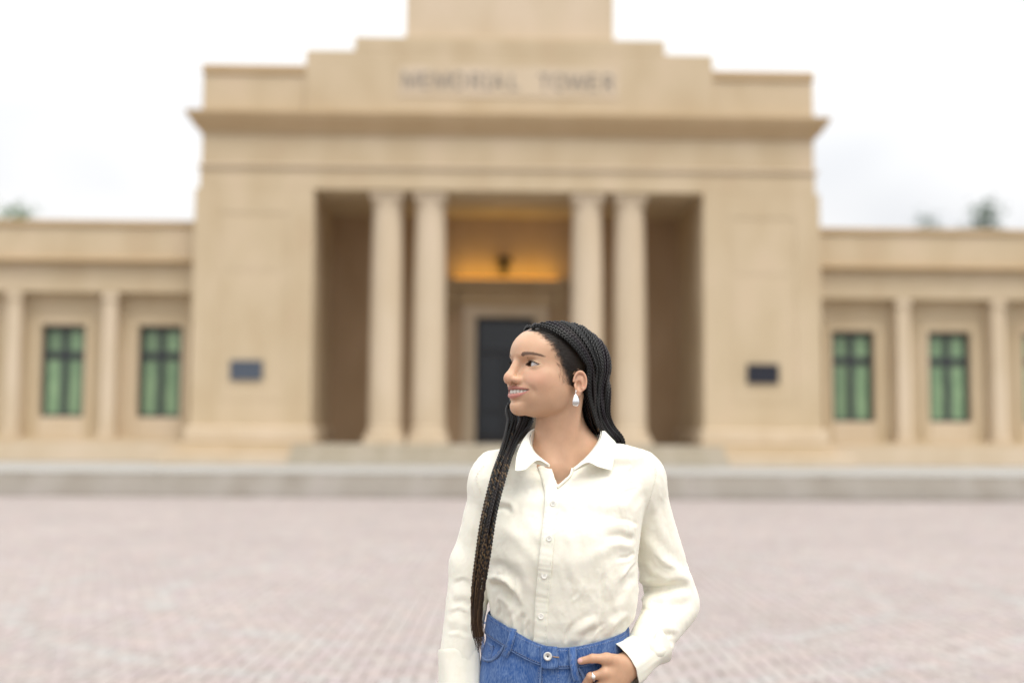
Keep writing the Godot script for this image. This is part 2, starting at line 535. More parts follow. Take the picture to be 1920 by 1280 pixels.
# ---------------------------------------------------------------- trees behind the wings
func build_trees() -> void:
	var bark := plain(0.09, 0.07, 0.055, 0.9)
	var spots := [
		[Vector3(-22.3, 0, -52.0), 12.6, 2.0, 0, "bright green tree showing above the left wing"],
		[Vector3(17.6, 0, -57.0), 12.0, 1.0, 1, "small tree tip above the right wing nearest the portico"],
		[Vector3(20.4, 0, -57.0), 12.4, 1.2, 1, "dark bushy tree top in the middle above the right wing"],
		[Vector3(21.8, 0, -57.0), 12.5, 1.3, 1, "tallest thin tree top above the right wing"],
	]
	var leaf_mats := [plain(0.08, 0.17, 0.035, 0.7), plain(0.06, 0.11, 0.06, 0.7)]
	for m in leaf_mats:
		m.backlight_enabled = true
		m.backlight = m.albedo_color * 0.5
	for i in spots.size():
		var sp: Array = spots[i]
		var rng := RandomNumberGenerator.new()
		rng.seed = 70 + i
		var h: float = sp[1]
		var t := group_node("tree", self, sp[0])
		tag(t, sp[4], "tree", "trees beyond the building")
		var tr := new_tool()
		var limbs := [[Vector3.ZERO, Vector3(0.1, h * 0.75, 0), 0.22, 0.08]]
		for k in 9:
			var a := rng.randf() * TAU
			var y0 := h * rng.randf_range(0.45, 0.72)
			limbs.append([Vector3(0.06, y0, 0), Vector3(cos(a) * sp[2] * 0.8, y0 + h * rng.randf_range(0.12, 0.26), sin(a) * sp[2] * 0.8), 0.07, 0.02])
		for q in limbs: add_limb(tr, q[0], q[1], q[2], q[3], 8)
		put(tr.commit(), "trunk", bark, t)
		var lf := new_tool()
		for k in range(1, limbs.size()):
			for c in 5:
				var centre: Vector3 = limbs[k][0].lerp(limbs[k][1], rng.randf_range(0.45, 1.1)) + Vector3(rng.randfn(), rng.randfn(), rng.randfn()) * 0.25
				for n in 150:
					var p := centre + Vector3(rng.randfn(), rng.randfn() * 0.8, rng.randfn()) * 0.36
					var u := Vector3(rng.randfn(), rng.randfn(), rng.randfn()).normalized() * 0.09
					var v := Vector3(rng.randfn(), rng.randfn(), rng.randfn()).normalized() * 0.05
					quad(lf, p - u, p + v, p + u, p - v)
		put(lf.commit(), "crown", leaf_mats[sp[3]], t)

func add_limb(st: SurfaceTool, a: Vector3, b: Vector3, ra: float, rb: float, sides: int) -> void:
	var d := (b - a).normalized()
	var u := d.cross(Vector3(0.3, 0.1, 1)).normalized()
	var v := d.cross(u)
	for s in sides:
		var t0 := TAU * s / sides
		var t1 := TAU * (s + 1) / sides
		var c0 := u * cos(t0) + v * sin(t0)
		var c1 := u * cos(t1) + v * sin(t1)
		var vs := [a + c0 * ra, a + c1 * ra, b + c1 * rb, b + c0 * rb]
		var ns := [c0, c1, c1, c0]
		for k in [0, 2, 1, 0, 3, 2]:
			st.set_normal(ns[k])
			st.add_vertex(vs[k])

# ---------------------------------------------------------------- surfaces from distance fields
func smin(a: float, b: float, k: float) -> float:
	var h := maxf(k - absf(a - b), 0.0) / k
	return minf(a, b) - h * h * k * 0.25

func smax(a: float, b: float, k: float) -> float:
	var h := maxf(k - absf(a - b), 0.0) / k
	return maxf(a, b) + h * h * k * 0.25

func ell(p: Vector3, c: Vector3, r: Vector3) -> float:
	var q := (p - c) / r
	var k0 := q.length()
	if k0 < 0.0001: return -minf(r.x, minf(r.y, r.z))
	var k1 := (q / r).length()
	return k0 * (k0 - 1.0) / k1

func rcap(p: Vector3, a: Vector3, b: Vector3, ra: float, rb: float) -> float:
	var ab := b - a
	var t := clampf((p - a).dot(ab) / ab.length_squared(), 0.0, 1.0)
	return (p - a - ab * t).length() - lerpf(ra, rb, t)

# surface nets: one vertex in each cell that the surface crosses, one quad round each crossed edge
func mesh_field(f: Callable, lo: Vector3, hi: Vector3, cell: float, slack := 1.6) -> Dictionary:
	const B := 4
	var bx := int(ceil((hi.x - lo.x) / (cell * B)))
	var by := int(ceil((hi.y - lo.y) / (cell * B)))
	var bz := int(ceil((hi.z - lo.z) / (cell * B)))
	var nx := bx * B + 1
	var ny := by * B + 1
	var nz := bz * B + 1
	var sy := nx
	var sz := nx * ny
	var vals := PackedFloat32Array()
	vals.resize(nx * ny * nz)
	vals.fill(1e9)
	var ids := PackedInt32Array()
	ids.resize(nx * ny * nz)
	ids.fill(-1)
	var active := PackedInt32Array()
	var reach := cell * B * 0.87 * slack
	var half := Vector3(cell, cell, cell) * (B * 0.5)
	for kz in bz:
		for ky in by:
			for kx in bx:
				var c := lo + Vector3(kx, ky, kz) * (cell * B) + half
				if absf(f.call(c)) > reach: continue
				active.append(kx * B + ky * B * sy + kz * B * sz)
				for z in B + 1:
					for y in B + 1:
						var row := (kx * B) + (ky * B + y) * sy + (kz * B + z) * sz
						for x in B + 1:
							if vals[row + x] > 1e8:
								vals[row + x] = f.call(lo + Vector3(kx * B + x, ky * B + y, kz * B + z) * cell)
	var vs := PackedVector3Array()
	var offs := PackedInt32Array([0, 1, sy, sy + 1, sz, sz + 1, sz + sy, sz + sy + 1])
	var ea := PackedInt32Array([0, 2, 4, 6, 0, 1, 4, 5, 0, 1, 2, 3])
	var eb := PackedInt32Array([1, 3, 5, 7, 2, 3, 6, 7, 4, 5, 6, 7])
	var cells := PackedInt32Array()
	var v8 := PackedFloat32Array()
	v8.resize(8)
	for a in active:
		for z in B:
			for y in B:
				for x in B:
					var at := a + x + y * sy + z * sz
					var neg := 0
					for q in 8:
						var w := vals[at + offs[q]]
						v8[q] = w
						if w < 0.0: neg += 1
					if neg == 0 or neg == 8: continue
					var sum := Vector3.ZERO
					var cnt := 0
					for e in 12:
						var va := v8[ea[e]]
						var vb := v8[eb[e]]
						if (va < 0.0) == (vb < 0.0): continue
						var t := va / (va - vb)
						var ia := ea[e]
						var p := Vector3(ia & 1, (ia >> 1) & 1, ia >> 2)
						p[e >> 2] = t
						sum += p
						cnt += 1
					var gz := at / sz
					var gy := (at - gz * sz) / sy
					var gx := at - gz * sz - gy * sy
					ids[at] = vs.size()
					cells.append(at)
					vs.append(lo + (Vector3(gx, gy, gz) + sum / cnt) * cell)
	var idx := PackedInt32Array()
	var step := [1, sy, sz]
	for at in cells:
		for ax in 3:
			var d: int = step[ax]
			var va := vals[at]
			var vb := vals[at + d]
			if (va < 0.0) == (vb < 0.0): continue
			var du: int = step[(ax + 1) % 3]
			var dv: int = step[(ax + 2) % 3]
			if at - du - dv < 0: continue
			var q0 := ids[at]
			var q1 := ids[at - du]
			var q2 := ids[at - du - dv]
			var q3 := ids[at - dv]
			if q1 < 0 or q2 < 0 or q3 < 0: continue
			if va < 0.0: idx.append_array(PackedInt32Array([q0, q2, q1, q0, q3, q2]))
			else: idx.append_array(PackedInt32Array([q0, q1, q2, q0, q2, q3]))
	return {"v": vs, "i": idx}

func relax(m: Dictionary, amount: float, times: int) -> void:
	var vs: PackedVector3Array = m.v
	var idx: PackedInt32Array = m.i
	for pass_no in times:
		var sum := PackedVector3Array()
		sum.resize(vs.size())
		var cnt := PackedFloat32Array()
		cnt.resize(vs.size())
		for t in range(0, idx.size(), 3):
			var a := idx[t]
			var b := idx[t + 1]
			var c := idx[t + 2]
			sum[a] += vs[b] + vs[c]
			sum[b] += vs[a] + vs[c]
			sum[c] += vs[a] + vs[b]
			cnt[a] += 2.0
			cnt[b] += 2.0
			cnt[c] += 2.0
		for i in vs.size():
			if cnt[i] > 0.0: vs[i] = vs[i].lerp(sum[i] / cnt[i], amount)
	m.v = vs

func find_normals(m: Dictionary) -> void:
	var vs: PackedVector3Array = m.v
	var idx: PackedInt32Array = m.i
	var ns := PackedVector3Array()
	ns.resize(vs.size())
	for t in range(0, idx.size(), 3):
		var a := vs[idx[t]]
		var n := (vs[idx[t + 2]] - a).cross(vs[idx[t + 1]] - a)
		ns[idx[t]] += n
		ns[idx[t + 1]] += n
		ns[idx[t + 2]] += n
	for i in ns.size(): ns[i] = ns[i].normalized()
	m.n = ns

# drop the triangles whose vertices all satisfy the test
func cut(m: Dictionary, test: Callable) -> void:
	var vs: PackedVector3Array = m.v
	var gone := PackedByteArray()
	gone.resize(vs.size())
	for i in vs.size(): gone[i] = 1 if test.call(vs[i]) else 0
	var idx: PackedInt32Array = m.i
	var keep := PackedInt32Array()
	for t in range(0, idx.size(), 3):
		if gone[idx[t]] and gone[idx[t + 1]] and gone[idx[t + 2]]: continue
		keep.append(idx[t])
		keep.append(idx[t + 1])
		keep.append(idx[t + 2])
	m.i = keep

func commit_fields(list: Array) -> ArrayMesh:
	# each entry: {v, n, i, c (colours, optional), m (material)}
	var out := ArrayMesh.new()
	for m in list:
		var arr := []
		arr.resize(Mesh.ARRAY_MAX)
		arr[Mesh.ARRAY_VERTEX] = m.v
		arr[Mesh.ARRAY_NORMAL] = m.n
		if m.has("c"): arr[Mesh.ARRAY_COLOR] = m.c
		if m.has("uv"): arr[Mesh.ARRAY_TEX_UV] = m.uv
		arr[Mesh.ARRAY_INDEX] = m.i
		out.add_surface_from_arrays(Mesh.PRIMITIVE_TRIANGLES, arr)
		out.surface_set_material(out.get_surface_count() - 1, m.m)
	return out

# ---------------------------------------------------------------- the head (millimetres; y 0 at the pupils, z 0 at the ear canals, +x her left)
var head_place: Transform3D      # head space to person space
var head_back: Transform3D
var head_scale := 0.00111
const EYE := Vector3(31.8, -0.5, 57.4)
const EYE_R := 13.4

func gauss(p: Vector3, c: Vector3, s: Vector3) -> float:
	var q := (p - c) / s
	var e := q.length_squared()
	return exp(-e) if e < 7.0 else 0.0

func lid_up(u: float) -> float:
	return 5.8 - 0.0262 * (u - 0.5) * (u - 0.5)

func lid_low(u: float) -> float:
	return -3.8 + 0.0192 * (u + 0.5) * (u + 0.5)

func ear_field(q: Vector3) -> float:
	# local frame: a backwards, b upwards, c outwards
	var r := q - Vector3(71.0, -26.0, -15.0)
	var a := -r.z * 0.90 + r.x * 0.42 + r.y * 0.10
	var c := r.x * 0.90 + r.z * 0.42
	var b := r.y - a * 0.18
	var p := Vector3(a, b, c) / 0.75
	if p.length_squared() > 3600.0: return (p.length() - 45.0) * 0.75
	var d := ell(p, Vector3(2, 2, 3), Vector3(15, 26, 4.0))
	# helix rim: elliptical ring, open at the front
	var an := atan2(p.y - 4.0, p.x - 1.0)
	var rr := Vector2((p.x - 1.0) / 16.0, (p.y - 4.0) / 26.0).length()
	var ring := Vector2((rr - 1.0) * 18.0, p.z - 7.5).length() - 3.1
	if p.x < -10.0 and p.y < 4.0: ring += (-10.0 - p.x) * 0.8
	if p.y < -14.0: ring += (-14.0 - p.y) * 0.35
	d = smin(d, ring, 3.0)
	# antihelix
	d = smin(d, rcap(p, Vector3(7, 14, 6), Vector3(6, -12, 6.5), 2.2, 2.8), 3.0)
	# concha
	d = smax(d, -ell(p, Vector3(-2, -3, 7), Vector3(7.0, 10.5, 6.0)), 2.5)
	# lobe and tragus
	d = smin(d, ell(p, Vector3(-4, -25, 4), Vector3(7.5, 9, 3.8)), 5.0)
	d = smin(d, rcap(p, Vector3(-11, -3, 4), Vector3(-9, -9, 6), 3.2, 2.8), 2.5)
	return d * 0.75

func head_field(p: Vector3) -> float:
	var ax := absf(p.x)
	var q := Vector3(ax, p.y, p.z)
	var d := ell(p, Vector3(0, 22, -17), Vector3(71, 72, 96))
	d = smin(d, ell(p, Vector3(0, 27, 22), Vector3(60, 54, 67)), 14.0)
	d = smin(d, ell(p, Vector3(0, -28, 24), Vector3(63, 58, 60)), 16.0)
	d = smin(d, ell(p, Vector3(0, -59, 34), Vector3(46, 38, 45)), 16.0)
	d = smin(d, ell(q, Vector3(31, -50, 8), Vector3(23, 33, 36)), 18.0)
	d = smin(d, (p - Vector3(0, -83, 68)).length() - 16.0, 16.0)
	if d > 40.0 or d < -25.0: return d
	if p.z > 20.0:
		d -= 4.5 * gauss(q, Vector3(43, -33, 60), Vector3(18, 15, 22))      # cheek raised by the smile
		d -= 2.0 * gauss(q, Vector3(54, -16, 48), Vector3(16, 12, 22))      # cheekbone
		d += 2.5 * gauss(q, Vector3(62, 16, 46), Vector3(18, 22, 20))       # temple
		d += 9.5 * gauss(q, Vector3(30, 1, 80), Vector3(16, 9.5, 17))         # eye socket
		d += 4.0 * gauss(q, Vector3(14, -4, 84), Vector3(6, 12, 12))        # inner corner by the nose
		d -= 2.2 * gauss(q, Vector3(28, 15, 84), Vector3(22, 6.5, 16))      # brow ridge
		d += 1.8 * gauss(p, Vector3(0, 7, 92), Vector3(14, 6, 10))
		d += 3.0 * gauss(p, Vector3(0, -72.5, 82), Vector3(20, 4.5, 12))        # under the lower lip
		d += 1.6 * gauss(q, Vector3(40, -52, 66), Vector3(5, 8, 12))        # corner of the mouth
		d += 1.1 * clampf(1.0 - rcap(q, Vector3(23, -35, 80), Vector3(42, -49, 66), 0.0, 0.0) / 8.0, 0.0, 1.0)   # smile fold
		d -= 2.0 * gauss(p, Vector3(0, -51, 82), Vector3(26, 18, 14))       # muzzle
		# nose
		var nose := rcap(q, Vector3(0, 5, 79.5), Vector3(0, -26, 93), 8.8, 9.0)
		nose = smin(nose, (p - Vector3(0, -32.0, 94.6)).length() - 10.4, 11.0)
		nose = smin(nose, ell(q, Vector3(14.2, -33.0, 86.0), Vector3(8.4, 7.6, 10.8)), 3.5)
		nose = smin(nose, rcap(p, Vector3(0, -34, 96), Vector3(0, -39, 86), 4.5, 4.5), 4.0)
		d = smin(d, nose, 6.0)
		d = smax(d, -ell(q, Vector3(9.4, -40.0, 89.5), Vector3(4.8, 4.8, 6.6)), 1.0)
		# lids over the eyeball
		var u := ax - EYE.x
		var v := p.y - EYE.y
		var e := q - EYE
		var lid := e.length() - EYE_R - 2.1
		d = smin(d, lid, 4.0)
		if absf(u) < 22.0 and absf(v) < 16.0:
			# crease above the upper lid
			var cr := v - (8.6 - 0.022 * (u - 1.0) * (u - 1.0))
			d += 0.8 * exp(-cr * cr / 3.0) * clampf(1.0 - u * u / 360.0, 0.0, 1.0)
			d -= 0.7 * exp(-pow(v + 7.5 - 0.012 * u * u, 2.0) / 7.0) * clampf(1.0 - u * u / 300.0, 0.0, 1.0)
			var open := maxf(v - lid_up(u), lid_low(u) - v)
			d = smax(d, -maxf(open, 58.0 - p.z), 0.6)
		# lips
		if p.y < -34.0 and p.y > -86.0 and p.z > 50.0:
			var t := ax / 36.0
			var t2 := minf(t * t, 2.0)
			var over := maxf(ax - 36.0, 0.0)
			var zc := 90.0 - 23.0 * t2
			var bow := -1.2 * exp(-ax * ax / 12.0)
			var up := Vector3(p.y - (-47.8 + bow - 2.0 * t2), (p.z - zc + 3.5) * 0.9, over).length() - (4.3 - 3.5 * minf(t2, 1.0))
			var dn := Vector3(p.y - (-63.6 + 13.6 * t2), (p.z - zc + 6.0) * 0.9, over).length() - (5.3 - 4.3 * minf(t2, 1.0))
			d = smin(d, up, 3.5)
			d = smin(d, dn, 3.5)
			var yu := -50.8 + 0.6 * bow + 1.6 * t2
			var yl := -59.6 + 10.0 * t2
			var mouth := maxf(maxf(p.y - yu, yl - p.y), zc - 24.0 - p.z)
			mouth = maxf(mouth, ax - 34.0)
			d = smax(d, -mouth, 1.2)
	if p.z < 25.0 and p.z > -50.0 and ax > 50.0:
		d = smin(d, ear_field(q), 4.0)
	return d

# how much a place on the head is covered with hair roots, 0..1
func hair_cover(p: Vector3, n: FastNoiseLite) -> float:
	var ax := absf(p.x)
	var z_line := 0.0
	if p.y > 74.0: z_line = 200.0
	elif p.y > 66.0: z_line = lerpf(72.0, 110.0, (p.y - 66.0) / 8.0)
	elif p.y > 48.0: z_line = lerpf(54.0, 72.0, (p.y - 48.0) / 18.0)
	elif p.y > 20.0: z_line = lerpf(38.0, 54.0, (p.y - 20.0) / 28.0)
	elif p.y > -8.0: z_line = lerpf(23.0, 38.0, (p.y + 8.0) / 28.0)
	elif p.y > -30.0: z_line = lerpf(8.0, 23.0, (p.y + 30.0) / 22.0)
	else: z_line = lerpf(8.0, -60.0, clampf((-30.0 - p.y) / 10.0, 0.0, 1.0))
	if ax > 60.0 and p.y < 5.0 and p.z < 16.0 and p.z > -44.0 and ear_field(Vector3(ax, p.y, p.z)) < 4.0: return 0.0
	if p.y < -70.0: return 0.0
	var edge := (z_line - p.z) / 17.0
	var k := edge + n.get_noise_3d(p.x * 1.0, p.y * 0.55, p.z * 1.0) * 0.35
	return smoothstep(0.0, 1.0, k)

func skin_colour(p: Vector3, n: FastNoiseLite, fine: FastNoiseLite) -> Color:
	var q := Vector3(absf(p.x), p.y, p.z)
	var c := Vector3(0.60, 0.372, 0.245)
	c *= 1.0 + 0.09 * n.get_noise_3d(p.x * 0.3, p.y * 0.3, p.z * 0.3) + 0.05 * fine.get_noise_3dv(p * 2.2)
	# blood under the cheeks, nose and ears
	var red := 0.75 * gauss(q, Vector3(44, -30, 62), Vector3(22, 17, 30)) + 0.5 * gauss(p, Vector3(0, -34, 105), Vector3(16, 12, 14))
	if q.x > 66.0 and p.z < 8.0 and p.y < 4.0 and p.y > -60.0 and ear_field(q) < 2.0: red += 0.5
	c = c.lerp(Vector3(0.60, 0.315, 0.22), clampf(red, 0.0, 1.0))
	c = c.lerp(Vector3(0.52, 0.30, 0.185), 0.45 * gauss(q, Vector3(33, 3, 70), Vector3(20, 11, 24)))      # deeper tone round the eyes
	c = c.lerp(Vector3(0.64, 0.42, 0.29), 0.35 * clampf(n.get_noise_3d(p.x * 0.16 + 7.0, p.y * 0.16, p.z * 0.16) * 2.0, 0.0, 1.0))
	if p.z > 40.0:
		# lips
		var t2 := minf(q.x * q.x / 1296.0, 1.5)
		var zc := 90.0 - 23.0 * t2
		var top := -43.6 - 5.6 * t2 - 1.4 * exp(-q.x * q.x / 10.0)
		var bot := -68.8 + 18.6 * t2
		if q.x < 37.0 and p.y < top + 1.0 and p.y > bot - 1.0:
			var inside := minf(top - p.y, p.y - bot) + 0.6 * fine.get_noise_3dv(p * 2.0)
			var k := smoothstep(-0.8, 0.9, inside)
			var lip := Vector3(0.40, 0.175, 0.14) if p.y > -56.0 + 6.0 * t2 else Vector3(0.53, 0.23, 0.195)
			c = c.lerp(lip, k)
			if p.z < zc - 9.0 and p.y < -50.0 + 1.6 * t2 and p.y > -60.0 + 9.2 * t2: c = c.lerp(Vector3(0.16, 0.045, 0.04), smoothstep(zc - 9.0, zc - 12.0, p.z))
		# brows
		var bu := q.x
		if bu > 15.0 and bu < 61.0 and p.y > 4.0 and p.y < 30.0:
			var f := (bu - 18.0) / 34.0
			var mid := 16.6 + 13.0 * f - 12.8 * f * f
			var thick := lerpf(4.4, 1.9, clampf(f, 0.0, 1.0)) * smoothstep(-0.04, 0.1, f) * smoothstep(1.06, 0.9, f)
			var k := smoothstep(thick + 0.8, thick - 1.0, absf(p.y - mid) + 0.9 * fine.get_noise_3d(p.x * 2.2, p.y * 5.0, 0.0)) * (1.0 if thick > 0.3 else 0.0)
			c = c.lerp(Vector3(0.075, 0.042, 0.03), k * 0.88)
		# lid margins
		var u := q.x - EYE.x
		var v := p.y - EYE.y
		if absf(u) < 14.3 and p.z > 52.0:
			var du := v - lid_up(u)
			if du > -2.0 and du < 1.6: c = c.lerp(Vector3(0.05, 0.03, 0.025), 0.85 * smoothstep(1.6, 0.2, du))
			var dl := lid_low(u) - v
			if dl > -2.0 and dl < 1.0: c = c.lerp(Vector3(0.20, 0.10, 0.075), 0.7 * smoothstep(1.0, 0.0, dl))
	# roots of the hair, with the parting left bare
	var h := hair_cover(p, n)
	if absf(p.x - 2.0) < 1.7 and p.y > 60.0: h *= 0.25
	c = c.lerp(Vector3(0.016, 0.013, 0.012), h * 0.97)
	return Color(c.x, c.y, c.z)

# eyeball: white, iris and pupil as rings of a turned sphere
func eye_mesh(look: Vector3) -> Dictionary:
	var vs := PackedVector3Array()
	var ns := PackedVector3Array()
	var cs := PackedColorArray()
	var idx := PackedInt32Array()
	var z := look.normalized()
	var x := Vector3.UP.cross(z).normalized()
	var y := z.cross(x)
	var rings := 40
	var sides := 40
	for r in rings + 1:
		var t := PI * pow(float(r) / rings, 1.5)
		for s in sides + 1:
			var a := TAU * s / sides
			var d := z * cos(t) + (x * cos(a) + y * sin(a)) * sin(t)
			var rad := EYE_R + (0.9 * (1.0 - pow(t / 0.5, 2.0)) if t < 0.5 else 0.0)
			vs.append(d * rad)
			ns.append(d)
			var deg := rad_to_deg(t)
			var c := Color(0.62, 0.60, 0.585)
			if deg > 50.0: c = Color(0.60, 0.52, 0.50)
			if deg < 30.0: c = Color(0.05, 0.026, 0.014)
			if deg < 26.5: c = Color(0.085, 0.042, 0.02) if (s % 3) else Color(0.06, 0.03, 0.015)
			if deg < 11.0: c = Color(0.006, 0.005, 0.005)
			cs.append(c)
	for r in rings:
		for s in sides:
			var a := r * (sides + 1) + s
			idx.append_array(PackedInt32Array([a, a + 1, a + sides + 2, a, a + sides + 2, a + sides + 1]))
	return {"v": vs, "n": ns, "c": cs, "i": idx}

func placed(m: Dictionary, t: Transform3D) -> Dictionary:
	var vs: PackedVector3Array = m.v
	var ns: PackedVector3Array = m.n
	var b := t.basis.orthonormalized()
	for i in vs.size():
		vs[i] = t * vs[i]
		ns[i] = b * ns[i]
	m.v = vs
	m.n = ns
	return m

func merged(list: Array) -> Dictionary:
	var out := {"v": PackedVector3Array(), "n": PackedVector3Array(), "c": PackedColorArray(), "i": PackedInt32Array()}
	for m in list:
		var base: int = out.v.size()
		out.v.append_array(m.v)
		out.n.append_array(m.n)
		if m.has("c"): out.c.append_array(m.c)
		var idx: PackedInt32Array = m.i
		for k in idx.size(): idx[k] += base
		out.i.append_array(idx)
	if out.c.size() != out.v.size(): out.erase("c")
	return out

# a ball squashed to the given radii, a row of them makes the teeth
func ball(c: Vector3, r: Vector3, power := 2.0, rings := 10, sides := 14) -> Dictionary:
	var vs := PackedVector3Array()
	var ns := PackedVector3Array()
	var idx := PackedInt32Array()
	for i in rings + 1:
		var t := PI * i / rings
		for s in sides + 1:
			var a := TAU * s / sides
			var d := Vector3(cos(a) * sin(t), cos(t), sin(a) * sin(t))
			var k := pow(pow(absf(d.x), power) + pow(absf(d.y), power) + pow(absf(d.z), power), -1.0 / power)
			vs.append(c + d * k * r)
			ns.append((Vector3(signf(d.x) * pow(absf(d.x), power - 1.0), signf(d.y) * pow(absf(d.y), power - 1.0), signf(d.z) * pow(absf(d.z), power - 1.0)) / r).normalized())
	for i in rings:
		for s in sides:
			var a := i * (sides + 1) + s
			idx.append_array(PackedInt32Array([a, a + sides + 2, a + 1, a, a + sides + 1, a + sides + 2]))
	return {"v": vs, "n": ns, "i": idx}

# tube along points with a radius for each
func tube(pts: PackedVector3Array, radii: PackedFloat32Array, sides := 6) -> Dictionary:
	var vs := PackedVector3Array()
	var ns := PackedVector3Array()
	var idx := PackedInt32Array()
	var u := Vector3.ZERO
	for i in pts.size():
		var d := (pts[mini(i + 1, pts.size() - 1)] - pts[maxi(i - 1, 0)]).normalized()
		if i == 0: u = d.cross(Vector3(0.31, 0.2, 0.93)).normalized()
		u = (u - d * u.dot(d)).normalized()
		var w := d.cross(u)
		for s in sides + 1:
			var a := TAU * s / sides
			var n := u * cos(a) + w * sin(a)
			vs.append(pts[i] + n * radii[i])
			ns.append(n)
	for i in pts.size() - 1:
		for s in sides:
			var a := i * (sides + 1) + s
			idx.append_array(PackedInt32Array([a, a + sides + 2, a + 1, a, a + sides + 1, a + sides + 2]))
	return {"v": vs, "n": ns, "i": idx}

func evenly(r: float, count: int) -> PackedFloat32Array:
	var out := PackedFloat32Array()
	out.resize(count)
	out.fill(r)
	return out

func place_head() -> void:
	var turn := Basis(Vector3.UP, deg_to_rad(-55.5)) * Basis(Vector3.RIGHT, deg_to_rad(-7.0))
	head_place = Transform3D(turn * Basis.from_scale(Vector3(1.0, 1.0, 1.05) * head_scale), Vector3.ZERO)
	var near_eye := head_place * (EYE + Vector3(0, 0, EYE_R))
	head_place.origin = Vector3(-0.0786, 1.5706, 0.0750) - near_eye
	head_back = head_place.affine_inverse()

func skin_field(p: Vector3) -> float:
	var d := head_field(head_back * p) * head_scale
	# neck with its two front muscles, running into the shoulders
	var top := head_place * Vector3(0, -50, -18)
	var neck := rcap(p, top, Vector3(-0.0025, 1.3651, -0.0350), 0.050, 0.058)
	var notch := Vector3(-0.0188, 1.3524, 0.0220)
	neck = smin(neck, rcap(p, head_place * Vector3(50, -46, -30), notch + Vector3(0.016, 0, 0), 0.013, 0.010), 0.022)
	neck = smin(neck, rcap(p, head_place * Vector3(-50, -46, -30), notch - Vector3(0.016, 0, 0), 0.013, 0.010), 0.022)
	neck = smin(neck, rcap(p, Vector3(0.0065, 1.3791, -0.0500), Vector3(0.1434, 1.3384, -0.0500), 0.05, 0.045), 0.05)
	neck = smin(neck, rcap(p, Vector3(-0.0054, 1.3790, -0.0500), Vector3(-0.1421, 1.3309, -0.0500), 0.05, 0.045), 0.05)
	neck = smin(neck, ell(p, Vector3(-0.0019, 1.2204, -0.0400), Vector3(0.155, 0.16, 0.098)), 0.05)
	neck = smin(neck, rcap(p, notch + Vector3(0.012, 0.0, 0.002), Vector3(0.1060, 1.3541, -0.0300), 0.007, 0.006), 0.016)
	neck = smin(neck, rcap(p, notch + Vector3(-0.012, 0.0, 0.002), Vector3(-0.1125, 1.3481, -0.0300), 0.007, 0.006), 0.016)
	return smin(d, neck, 0.008)

